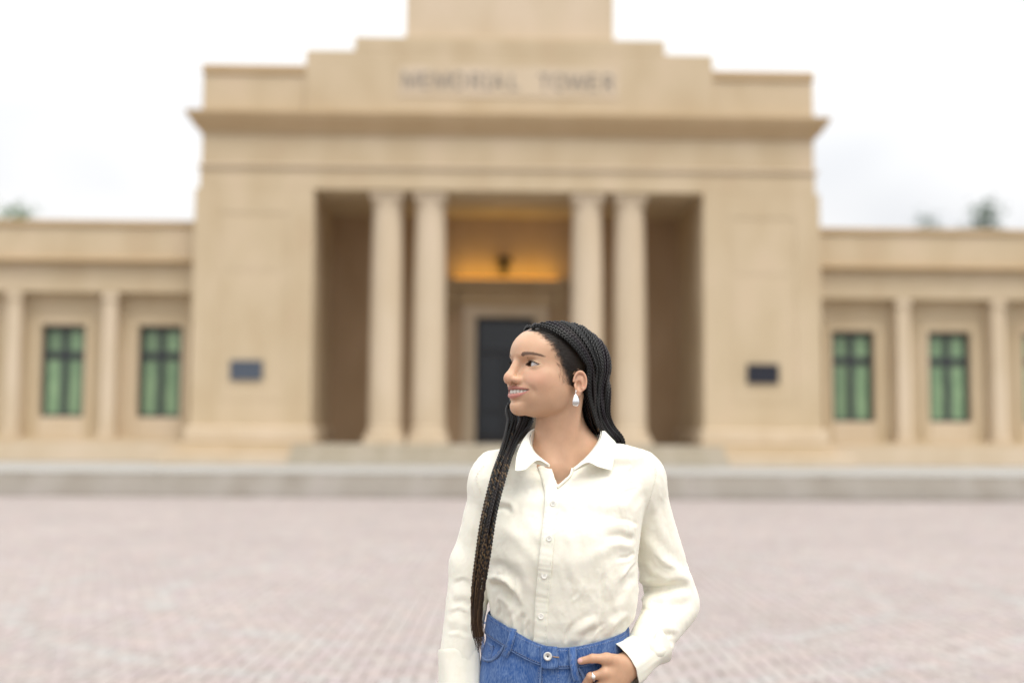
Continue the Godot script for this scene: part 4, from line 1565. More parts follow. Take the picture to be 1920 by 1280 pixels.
func wrinkle(m: Dictionary, seed_no: int, big: float, small: float) -> void:
	var a := FastNoiseLite.new()
	a.seed = seed_no
	a.frequency = 5.5
	a.fractal_octaves = 1
	a.domain_warp_enabled = true
	a.domain_warp_amplitude = 0.06
	a.domain_warp_frequency = 8.0
	var b := FastNoiseLite.new()
	b.seed = seed_no + 1
	b.frequency = 30.0
	b.fractal_octaves = 3
	var vs: PackedVector3Array = m.v
	var ns: PackedVector3Array = m.n
	for i in vs.size():
		var v := vs[i]
		# creases run mostly downwards and across the body on the slant
		var q := Vector3(v.x * 1.3 + v.y * 0.45, v.y * 0.55, v.z)
		var r := 1.0 - absf(a.get_noise_3dv(q)) * 2.4
		vs[i] = v + ns[i] * (big * maxf(r, -0.4) * 0.7 - big * 0.35 + small * b.get_noise_3dv(v * Vector3(1.0, 0.7, 1.0)))
	m.v = vs

func build_shirt(person: Node3D) -> void:
	var cloth := cloth_material(0.87, 0.848, 0.75)
	var shirt := group_node("shirt", person)
	shirt.set_meta("label", "cream cotton button shirt with open collar")
	var m := mesh_field(shirt_field, Vector3(-0.34, 0.78, -0.22), Vector3(0.34, 1.47, 0.20), 0.004, 1.5)
	# open the neck and the front, and end the cloth inside the waistband and cuffs
	var opening := PackedVector2Array()
	for p in [Vector3(-0.0459, 1.3616, 0.0800), Vector3(-0.0323, 1.3549, 0.0800), Vector3(-0.0300, 1.3380, 0.0800), Vector3(-0.0209, 1.3133, 0.0800), Vector3(0.0063, 1.3359, 0.0800), Vector3(0.0108, 1.3484, 0.0800), Vector3(0.0421, 1.3717, 0.0500), Vector3(0.0722, 1.4014, 0.0300), Vector3(0.0825, 1.4503, 0.0000), Vector3(-0.0768, 1.4494, 0.0000), Vector3(-0.0829, 1.4075, 0.0300), Vector3(-0.0651, 1.3726, 0.0700)]: opening.append(Vector2(p.x, p.y))
	var neck_a := Vector3(-0.0024, 1.3439, -0.0350)
	cut(m, func(p: Vector3) -> bool: return (p.z > -0.03 and inside_poly(p, opening)) or (p.y > neck_a.y and Vector2(p.x - neck_a.x, p.z - neck_a.z).length() < 0.066) or (p.y < 0.90 and p.x > -0.14 and p.x < 0.075))
	relax(m, 0.5, 2)
	find_normals(m)
	wrinkle(m, 51, 0.0024, 0.00035)
	find_normals(m)
	fold_cloth(m, [
		[-0.0050, 0.0060, [Vector3(-0.1561, 1.2598, 0.1000), Vector3(-0.1404, 1.2654, 0.1000), Vector3(-0.1269, 1.2633, 0.1000), Vector3(-0.1235, 1.2488, 0.1000)]],
		[0.0050, 0.0100, [Vector3(-0.1641, 1.1189, 0.1000), Vector3(-0.1440, 1.1267, 0.1000), Vector3(-0.1260, 1.1136, 0.1000), Vector3(-0.1102, 1.0828, 0.1000)]],
		[-0.0120, 0.0075, [Vector3(-0.1706, 1.0957, 0.1000), Vector3(-0.1505, 1.1013, 0.1000), Vector3(-0.1349, 1.0981, 0.1000), Vector3(-0.1214, 1.0827, 0.1000), Vector3(-0.1101, 1.0608, 0.1000)]],
		[0.0045, 0.0080, [Vector3(-0.1504, 1.0782, 0.1000), Vector3(-0.1302, 1.0695, 0.1000), Vector3(-0.1078, 1.0388, 0.1000)]],
		[-0.0050, 0.0060, [Vector3(-0.0997, 0.9928, 0.1000), Vector3(-0.0988, 1.0257, 0.1000), Vector3(-0.0900, 1.0499, 0.1000)]],
		[0.0026, 0.0080, [Vector3(-0.1276, 1.0036, 0.1000), Vector3(-0.1222, 1.0343, 0.1000), Vector3(-0.1257, 1.0585, 0.1000)]],
		[0.0030, 0.0080, [Vector3(0.0038, 0.9824, 0.1000), Vector3(0.0171, 1.0132, 0.1000), Vector3(0.0438, 1.0309, 0.1000), Vector3(0.0684, 1.0420, 0.1000)]],
		[-0.0030, 0.0060, [Vector3(0.0261, 0.9803, 0.1000), Vector3(0.0350, 1.0023, 0.1000), Vector3(0.0639, 1.0244, 0.1000)]],
		[0.0030, 0.0090, [Vector3(0.0750, 0.9959, 0.1000), Vector3(0.0951, 1.0246, 0.1000), Vector3(0.1263, 1.0533, 0.1000)]],
		[-0.0040, 0.0070, [Vector3(0.0951, 0.9939, 0.1000), Vector3(0.1129, 1.0203, 0.1000), Vector3(0.1352, 1.0402, 0.1000)]],
		[0.0026, 0.0120, [Vector3(0.1420, 1.1841, 0.0800), Vector3(0.1081, 1.1929, 0.0800), Vector3(0.0638, 1.1788, 0.1000), Vector3(0.0236, 1.1587, 0.1000)]],
		[0.0026, 0.0110, [Vector3(0.1508, 1.2116, 0.0600), Vector3(0.1059, 1.2309, 0.0800), Vector3(0.0616, 1.2365, 0.1000)]],
		[-0.0045, 0.0080, [Vector3(0.1485, 1.1981, 0.0600), Vector3(0.1104, 1.2108, 0.0800), Vector3(0.0705, 1.2077, 0.1000)]],
		[0.0023, 0.0130, [Vector3(0.1374, 1.1461, 0.0800), Vector3(0.0951, 1.1204, 0.1000), Vector3(0.0728, 1.0706, 0.1000)]],
		[-0.0023, 0.0090, [Vector3(0.1441, 1.1295, 0.0800), Vector3(0.1152, 1.1039, 0.1000), Vector3(0.1007, 1.0598, 0.1000)]],
		[0.0020, 0.0120, [Vector3(0.1622, 1.2562, 0.0500), Vector3(0.1099, 1.2735, 0.0600), Vector3(0.0391, 1.2676, 0.1000)]],
		[0.0020, 0.0100, [Vector3(0.1680, 1.3180, 0.0300), Vector3(0.1337, 1.2902, 0.0500), Vector3(0.1082, 1.2522, 0.0800)]],
		[-0.0020, 0.0090, [Vector3(-0.0843, 1.3185, 0.0800), Vector3(-0.1046, 1.2745, 0.1000), Vector3(-0.1122, 1.2300, 0.1000)]],
		[0.0020, 0.0120, [Vector3(-0.1402, 1.2298, 0.1000), Vector3(-0.1042, 1.2000, 0.1000), Vector3(-0.0726, 1.1526, 0.1000)]],
		[0.0020, 0.0110, [Vector3(-0.1174, 1.1689, 0.1000), Vector3(-0.0893, 1.1304, 0.1000), Vector3(-0.0768, 1.0863, 0.1000)]],
		[0.0016, 0.0090, [Vector3(-0.0057, 1.2250, 0.1000), Vector3(0.0146, 1.1697, 0.1000), Vector3(0.0058, 1.1033, 0.1000)]],
		[-0.0014, 0.0080, [Vector3(-0.0190, 1.1806, 0.1000), Vector3(-0.0032, 1.1253, 0.1000), Vector3(-0.0142, 1.0591, 0.1000)]],
		# small sharp creases
		[-0.0026, 0.0034, [Vector3(-0.0051, 0.9845, 0.1000), Vector3(-0.0007, 1.0087, 0.1000), Vector3(0.0126, 1.0373, 0.1000)]],
		[0.0018, 0.0036, [Vector3(0.0483, 0.9870, 0.1000), Vector3(0.0595, 1.0090, 0.1000), Vector3(0.0840, 1.0289, 0.1000)]],
		[-0.0026, 0.0034, [Vector3(-0.0830, 0.9885, 0.1000), Vector3(-0.0853, 1.0126, 0.1000), Vector3(-0.0788, 1.0368, 0.1000)]],
		[0.0026, 0.0036, [Vector3(-0.1098, 0.9971, 0.1000), Vector3(-0.1121, 1.0234, 0.1000), Vector3(-0.1167, 1.0475, 0.1000)]],
		[-0.0028, 0.0036, [Vector3(-0.1456, 1.0298, 0.1000), Vector3(-0.1413, 1.0518, 0.1000), Vector3(-0.1459, 1.0716, 0.1000)]],
		[-0.0030, 0.0040, [Vector3(0.1442, 1.1730, 0.0800), Vector3(0.1261, 1.1639, 0.0800), Vector3(0.0952, 1.1635, 0.1000)]],
		[0.0028, 0.0040, [Vector3(0.1464, 1.1573, 0.0800), Vector3(0.1284, 1.1439, 0.0800), Vector3(0.1063, 1.1149, 0.1000)]],
		[-0.0026, 0.0040, [Vector3(0.1554, 1.2286, 0.0600), Vector3(0.1262, 1.2422, 0.0800), Vector3(0.0907, 1.2456, 0.1000)]],
		[0.0012, 0.0040, [Vector3(0.0059, 1.0702, 0.1000), Vector3(0.0259, 1.0924, 0.1000), Vector3(0.0326, 1.1255, 0.1000)]],
		[-0.0026, 0.0040, [Vector3(0.0617, 0.9937, 0.1000), Vector3(0.0706, 1.0486, 0.1000), Vector3(0.0706, 1.1147, 0.1000), Vector3(0.0795, 1.1701, 0.1000)]],
		[0.0026, 0.0038, [Vector3(-0.0945, 1.0587, 0.1000), Vector3(-0.1058, 1.0916, 0.1000), Vector3(-0.1083, 1.1303, 0.1000)]],
		[-0.0024, 0.0038, [Vector3(0.1100, 1.3189, 0.0600), Vector3(0.1246, 1.3356, 0.0500), Vector3(0.1496, 1.3489, 0.0300)]],
		[0.0024, 0.0038, [Vector3(0.0977, 1.2909, 0.0700), Vector3(0.1246, 1.3072, 0.0500), Vector3(0.1541, 1.3145, 0.0300)]],
		[-0.0024, 0.0038, [Vector3(-0.1297, 1.3175, 0.0600), Vector3(-0.1432, 1.2947, 0.0600), Vector3(-0.1520, 1.2670, 0.0700)]],
		# her left sleeve: drape from the shoulder, deep folds in the crook of the arm
		[0.0060, 0.0130, [Vector3(0.1686, 1.2070, 0.0000), Vector3(0.2080, 1.1496, 0.0000), Vector3(0.2551, 1.1132, -0.0400), Vector3(0.2892, 1.0830, -0.0800)]],
		[-0.0100, 0.0110, [Vector3(0.1590, 1.0599, 0.0000), Vector3(0.1869, 1.0784, -0.0000), Vector3(0.2289, 1.0853, -0.0200), Vector3(0.2815, 1.0900, -0.0600)]],
		[0.0070, 0.0100, [Vector3(0.1682, 1.0440, 0.0000), Vector3(0.1984, 1.0670, 0.0000), Vector3(0.2489, 1.0703, -0.0300), Vector3(0.2885, 1.0667, -0.0600)]],
		[-0.0060, 0.0080, [Vector3(0.1682, 1.0234, 0.0000), Vector3(0.1984, 1.0441, 0.0000), Vector3(0.2428, 1.0508, -0.0200), Vector3(0.2813, 1.0456, -0.0600)]],
		[0.0050, 0.0080, [Vector3(0.1683, 1.0037, 0.0200), Vector3(0.2029, 1.0168, 0.0000), Vector3(0.2426, 1.0140, -0.0200)]],
		[-0.0050, 0.0070, [Vector3(0.1763, 0.9873, 0.0300), Vector3(0.2098, 0.9963, 0.0000), Vector3(0.2471, 0.9865, -0.0200)]],
		[0.0040, 0.0070, [Vector3(0.1831, 0.9604, 0.0300), Vector3(0.2143, 0.9713, 0.0000), Vector3(0.2400, 0.9589, -0.0200)]],
		[-0.0045, 0.0080, [Vector3(0.1638, 1.1379, 0.0000), Vector3(0.1846, 1.1082, 0.0000), Vector3(0.2243, 1.0968, -0.0200)]],
		[0.0026, 0.0100, [Vector3(0.1875, 1.2880, 0.0000), Vector3(0.2036, 1.2245, 0.0000), Vector3(0.2245, 1.1593, -0.0200)]],
		[-0.0032, 0.0042, [Vector3(0.1729, 1.0349, 0.0000), Vector3(0.1914, 1.0533, 0.0000), Vector3(0.2218, 1.0599, -0.0200)]],
		[0.0030, 0.0042, [Vector3(0.1889, 0.9699, 0.0200), Vector3(0.2120, 0.9872, 0.0000), Vector3(0.2332, 0.9910, -0.0200)]],
		[-0.0030, 0.0042, [Vector3(0.1911, 0.9451, 0.0200), Vector3(0.2142, 0.9531, 0.0000), Vector3(0.2353, 0.9451, -0.0200)]],
		[0.0030, 0.0040, [Vector3(0.1799, 1.0875, 0.0000), Vector3(0.2078, 1.0923, 0.0000), Vector3(0.2396, 1.1004, -0.0300)]],
		[-0.0028, 0.0040, [Vector3(0.1894, 1.1610, 0.0000), Vector3(0.2126, 1.1359, 0.0000), Vector3(0.2481, 1.1202, -0.0400)]],
		# her right sleeve
		[-0.0015, 0.0040, [Vector3(-0.2446, 1.0966, 0.0000), Vector3(-0.2238, 1.1058, 0.0000), Vector3(-0.2028, 1.0968, 0.0000)]],
		[0.0015, 0.0040, [Vector3(-0.2574, 0.9891, 0.0000), Vector3(-0.2320, 0.9938, 0.0000), Vector3(-0.2042, 0.9803, 0.0000)]],
		[-0.0015, 0.0040, [Vector3(-0.2532, 1.0324, 0.0000), Vector3(-0.2301, 1.0417, 0.0000), Vector3(-0.2092, 1.0304, 0.0000)]],
		[0.0014, 0.0110, [Vector3(-0.1857, 1.2859, 0.0000), Vector3(-0.2108, 1.2221, 0.0000), Vector3(-0.2196, 1.1587, 0.0000)]],
		[-0.0013, 0.0080, [Vector3(-0.2065, 1.2626, 0.0000), Vector3(-0.2268, 1.1932, 0.0000), Vector3(-0.2310, 1.1356, 0.0000)]],
		[0.0014, 0.0090, [Vector3(-0.2490, 1.0759, 0.0000), Vector3(-0.2259, 1.0829, 0.0000), Vector3(-0.1956, 1.0694, 0.0000)]],
		[-0.0019, 0.0070, [Vector3(-0.2488, 1.0553, 0.0000), Vector3(-0.2234, 1.0600, 0.0000), Vector3(-0.2001, 1.0465, 0.0000)]],
		[0.0013, 0.0080, [Vector3(-0.2600, 1.0119, 0.0000), Vector3(-0.2346, 1.0211, 0.0000), Vector3(-0.2020, 1.0031, 0.0000)]],
	])
	find_normals(m)
	m.m = cloth
	put(commit_fields([m]), "shirt_body", null, shirt)
	# collar: stand inside, leaf folded over it
	var fold := [Vector3(-0.0392, 1.3583, 0.0830), Vector3(-0.0505, 1.3661, 0.0800), Vector3(-0.0617, 1.3749, 0.0730), Vector3(-0.0707, 1.3838, 0.0640), Vector3(-0.0762, 1.3939, 0.0520), Vector3(-0.0795, 1.4052, 0.0380), Vector3(-0.0792, 1.4179, 0.0150), Vector3(-0.0705, 1.4308, -0.0180), Vector3(-0.0346, 1.4421, -0.0780), Vector3(0.0088, 1.4474, -0.1030), Vector3(0.0565, 1.4439, -0.0880), Vector3(0.0780, 1.4341, -0.0350), Vector3(0.0763, 1.4187, 0.0050), Vector3(0.0675, 1.4037, 0.0300), Vector3(0.0547, 1.3878, 0.0500), Vector3(0.0412, 1.3742, 0.0640), Vector3(0.0270, 1.3619, 0.0740), Vector3(0.0118, 1.3484, 0.0820)]
	var edge := [Vector3(-0.0404, 1.3550, 0.0860), Vector3(-0.0598, 1.3662, 0.0900), Vector3(-0.0734, 1.3617, 0.0940), Vector3(-0.0891, 1.3471, 0.0950), Vector3(-0.1105, 1.3445, 0.0880), Vector3(-0.1084, 1.3713, 0.0760), Vector3(-0.1003, 1.3960, 0.0480), Vector3(-0.0848, 1.4166, -0.0080), Vector3(-0.0411, 1.4192, -0.1000), Vector3(0.0100, 1.4158, -0.1280), Vector3(0.0738, 1.4211, -0.1120), Vector3(0.1011, 1.4129, -0.0560), Vector3(0.1088, 1.4014, -0.0060), Vector3(0.1014, 1.3741, 0.0400), Vector3(0.0932, 1.3463, 0.0700), Vector3(0.0648, 1.3533, 0.0860), Vector3(0.0407, 1.3623, 0.0900), Vector3(0.0138, 1.3452, 0.0870)]
	var fc := smooth_path(fold, 0.003)
	var leaf := collar_leaf(fold, edge)
	leaf.m = cloth
	put(commit_fields([leaf]), "collar", null, shirt)
	var low := []
	for i in fold.size():
		var t := float(i) / (fold.size() - 1)
		var drop := 0.034 * sin(t * PI) + 0.006
		low.append(fold[i] + Vector3(0.0, -drop, 0.004))
	var stand := collar_leaf(fold, low, -0.001)
	stand.m = cloth
	put(commit_fields([stand]), "collar_stand", null, shirt)
	# edges of the open front
	for e in [[Vector3(-0.0391, 1.3582, 0.0800), Vector3(-0.0357, 1.3402, 0.0800), Vector3(-0.0220, 1.3099, 0.0800)], [Vector3(0.0119, 1.3484, 0.0800), Vector3(0.0074, 1.3348, 0.0800), Vector3(-0.0062, 1.3223, 0.0800), Vector3(-0.0220, 1.3087, 0.0800)]]:
		var l := line_on(shirt_field, e, 0.004, 0.0025)
		var band := ribbon(shift(l, 0.0028), shift(l, -0.0028), 0.0022, 3, 0.0006)
		band.m = cloth
		put(commit_fields([band]), "neck_edge", null, shirt)
	# placket with its buttons
	var mid := line_on(shirt_field, [Vector3(-0.0493, 1.3548, 0.0800), Vector3(-0.0414, 1.3291, 0.0850), Vector3(-0.0349, 1.3004, 0.0950), Vector3(-0.0353, 1.2700, 0.1100), Vector3(-0.0433, 1.2047, 0.1250), Vector3(-0.0485, 1.1471, 0.1200), Vector3(-0.0547, 1.0767, 0.1100), Vector3(-0.0564, 1.0204, 0.1000), Vector3(-0.0584, 0.9790, 0.0950)], 0.004, 0.0042)
	var pl := ribbon(shift(mid, 0.0138), shift(mid, -0.0138), 0.003, 8, 0.0008)
	for i in pl.v.size(): pl.v[i] += pl.n[i] * 0.00035 * sin(pl.v[i].y * 430.0 + 3.0 * sin(pl.v[i].y * 71.0) + pl.v[i].x * 90.0)
	find_normals(pl)
	pl.m = cloth
	put(commit_fields([pl]), "placket", null, shirt)
	var thread := plain(0.80, 0.78, 0.68, 0.9)
	for side in [0.0105, -0.0105]:
		var lift := shift(mid, side)
		for i in lift.size(): lift[i].z += 0.0022
		var s := stitches(lift, 0.0045, 0.0035, 0.0005)
		s.m = thread
		put(commit_fields([s]), "stitching", null, shirt).set_meta("kind", "stuff")
	var pearl := plain(0.80, 0.79, 0.74, 0.25)
	pearl.clearcoat_enabled = true
	pearl.clearcoat = 0.8
	var disc := lathe([Vector2(0.0, 0.0), Vector2(0.0058, 0.0), Vector2(0.0062, 0.0008), Vector2(0.006, 0.0018), Vector2(0.0048, 0.0021), Vector2(0.0042, 0.0015), Vector2(0.0, 0.0013)], 20)
	for p in [Vector3(-0.0318, 1.2764, 0.1050), Vector3(-0.0405, 1.2058, 0.1250), Vector3(-0.0501, 1.1282, 0.1180), Vector3(-0.0566, 1.0431, 0.1050)]:
		var at := from_front(shirt_field, p.x, p.y, 0.0062)
		var b := put(disc, "button", pearl, shirt, at)
		b.rotation_degrees = Vector3(86, 0, 0)
		var hole := new_tool()
		for o in [Vector2(-1, -1), Vector2(1, -1), Vector2(1, 1), Vector2(-1, 1)]: add_box(hole, Vector3(o.x * 0.0011 - 0.0005, 0.0012, o.y * 0.0011 - 0.0005), Vector3(o.x * 0.0011 + 0.0005, 0.0016, o.y * 0.0011 + 0.0005))
		put(hole.commit(), "thread_holes", plain(0.3, 0.29, 0.26), b)
	# armhole seams
	for e in [[Vector3(0.1900, 1.3623, 0.0000), Vector3(0.1958, 1.3391, 0.0000), Vector3(0.1863, 1.2996, 0.0000), Vector3(0.1757, 1.2590, 0.0000)], [Vector3(-0.1792, 1.3532, 0.0000), Vector3(-0.1965, 1.3287, 0.0000), Vector3(-0.1905, 1.3067, 0.0000), Vector3(-0.1810, 1.2859, 0.0000)]]:
		var l := line_on(shirt_field, e, 0.0025, 0.0022)
		var s := stitches(l, 0.004, 0.003, 0.0009)
		s.m = thread
		put(commit_fields([s]), "seam_stitching", null, shirt).set_meta("kind", "stuff")
	# cuffs
	var c1 := cuff([Vector3(0.1955, 0.9748, 0.0220), Vector3(0.1767, 0.9658, 0.0360), Vector3(0.1606, 0.9578, 0.0480), Vector3(0.1377, 0.9445, 0.0620), Vector3(0.1173, 0.9357, 0.0750)], [0.046, 0.0405, 0.0425, 0.049, 0.0545], [0.046, 0.040, 0.040, 0.042, 0.043], 71)
	c1.m = cloth
	put(commit_fields([c1]), "cuff", null, shirt)
	var c2 := cuff([Vector3(-0.2323, 0.9548, -0.0150), Vector3(-0.2322, 0.9458, -0.0140), Vector3(-0.2305, 0.9173, -0.0080), Vector3(-0.2287, 0.8848, 0.0000), Vector3(-0.2271, 0.8544, 0.0060)], [0.0425, 0.0455, 0.0455, 0.045, 0.045], [0.0425, 0.0455, 0.044, 0.043, 0.042], 72)
	c2.m = cloth
	put(commit_fields([c2]), "cuff", null, shirt)

func collar_leaf(top: Array, low: Array, off := 0.0015) -> Dictionary:
	var rows := 7
	var cu := []
	var n := 120
	var ca := Curve3D.new()
	var cb := Curve3D.new()
	for pair in [[ca, top], [cb, low]]:
		var c: Curve3D = pair[0]
		var p: Array = pair[1]
		for i in p.size():
			var tan: Vector3 = (p[mini(i + 1, p.size() - 1)] - p[maxi(i - 1, 0)]) / 6.0
			if p == low and (i == 4 or i == 14) and off > 0: tan *= 0.15
			c.add_point(p[i], -tan, tan)
	var vs := PackedVector3Array()
	var idx := PackedInt32Array()
	for k in n + 1:
		var t := k * (top.size() - 1.0) / n
		var i := mini(int(t), top.size() - 2)
		var a := ca.sample(i, t - i)
		var b := cb.sample(i, t - i)
		var axis := Vector3(-0.0027, 1.3794, -0.0300)
		var away := (a.lerp(b, 0.5) - axis) * Vector3(1, 0.2, 1)
		away = away.normalized()
		for layer in 2:
			for r in rows + 1:
				var u := float(r) / rows
				if layer == 1: u = 1.0 - u
				var bulge := 0.0022 * sin(pow(u, 0.6) * PI) if off > 0 else 0.0
				var p := a.lerp(b, u) + away * (bulge + (off if layer == 0 else off - 0.0018))
				p.y += 0.0022 * sin(minf(u * 5.0, 1.0) * PI * 0.5) * (1.0 - u) if off > 0 else 0.0
				vs.append(p)
	var wide := (rows + 1) * 2
	for k in n:
		for r in wide:
			var a := k * wide + r
			var b := k * wide + (r + 1) % wide
			idx.append_array(PackedInt32Array([a, b, b + wide, a, b + wide, a + wide]))
	var m := {"v": vs, "i": idx}
	find_normals(m)
	var q := (n / 4) * wide + rows / 2
	if m.n[q].dot(vs[q] - vs[q + wide - 1 - 2 * (rows / 2)]) < 0.0:
		var flip := PackedInt32Array()
		for t in range(0, idx.size(), 3): flip.append_array(PackedInt32Array([idx[t], idx[t + 2], idx[t + 1]]))
		m.i = flip
		find_normals(m)
	return m

# a hollow band of cloth round the wrist
func cuff(axis: Array, wide: Array, deep: Array, seed_no: int) -> Dictionary:
	var n := FastNoiseLite.new()
	n.seed = seed_no
	n.frequency = 18.0
	var sides := 56
	var vs := PackedVector3Array()
	var idx := PackedInt32Array()
	var rings := []
	for i in axis.size(): rings.append([i, 0.0])
	for i in range(axis.size() - 1, axis.size() - 3, -1): rings.append([i, 0.003])
	var d: Vector3 = (axis[axis.size() - 1] - axis[0]).normalized()
	var u := d.cross(Vector3(0, 0, 1)).normalized()
	var w := d.cross(u).normalized()
	for r in rings:
		var i: int = r[0]
		for s in sides:
			var a := TAU * s / sides
			var dir: Vector3 = u * cos(a) * (wide[i] - r[1]) + w * sin(a) * (deep[i] - r[1])
			var p: Vector3 = axis[i] + dir
			p += dir.normalized() * (0.006 * n.get_noise_3d(cos(a) * 0.05, sin(a) * 0.05, i * 0.02 + 3.0))
			vs.append(p)
	for k in rings.size() - 1:
		for s in sides:
			var a := k * sides + s
			var b := k * sides + (s + 1) % sides
			idx.append_array(PackedInt32Array([a, b + sides, b, a, a + sides, b + sides]))
	var m := {"v": vs, "i": idx}
	find_normals(m)
	if m.n[sides].dot(vs[sides] - axis[1]) < 0.0:
		var flip := PackedInt32Array()
		for t in range(0, idx.size(), 3): flip.append_array(PackedInt32Array([idx[t], idx[t + 2], idx[t + 1]]))
		m.i = flip
		find_normals(m)
	return m

# ---------------------------------------------------------------- jeans
func denim(r: float, g: float, b: float, seed_no: int) -> StandardMaterial3D:
	# indigo twill: slanting ribs, worn streaks and paler patches
	var size := 512
	var im := Image.create(size, size, false, Image.FORMAT_RGB8)
	var n := FastNoiseLite.new()
	n.seed = seed_no
	n.frequency = 0.012
	n.fractal_octaves = 5
	var f := FastNoiseLite.new()
	f.seed = seed_no + 1
	f.frequency = 0.11
	f.fractal_octaves = 3
	for y in size:
		for x in size:
			var ax := TAU * x / size
			var ay := TAU * y / size
			var p := Vector3(cos(ax) * 80.0 + sin(ay) * 30.0, sin(ax) * 80.0, cos(ay) * 80.0)
			var wear := 0.5 + 0.45 * n.get_noise_3dv(p) + 0.75 * f.get_noise_3dv(p * Vector3(1.0, 1.0, 0.3))
			var rib := 0.94 + 0.10 * sin(TAU * (x + y) * 64.0 / size)
			wear = smoothstep(0.1, 1.1, wear)
			var c := Vector3(r, g, b).lerp(Vector3(0.25, 0.36, 0.58), wear * 0.62) * rib
			im.set_pixel(x, y, Color(c.x, c.y, c.z).linear_to_srgb())
	var m := StandardMaterial3D.new()
	m.albedo_texture = ImageTexture.create_from_image(im)
	m.uv1_triplanar = true
	m.uv1_world_triplanar = true
	m.uv1_scale = Vector3(5.5, 5.5, 5.5)
	m.roughness = 0.9
	m.metallic_specular = 0.25
	m.rim_enabled = true
	m.rim = 0.2
	return m

func waist_point(phi: float, y: float, f: Callable) -> Vector3:
	var c := Vector3(Vector3(-0.0169, 0.9882, 0.0000).x, y, -0.005)
	var d := Vector3(sin(phi), 0, cos(phi))
	var a := 0.03
	var b := 0.26
	for i in 16:
		var m := (a + b) / 2.0
		if f.call(c + d * m) < 0.0: a = m
		else: b = m
	return c + d * a

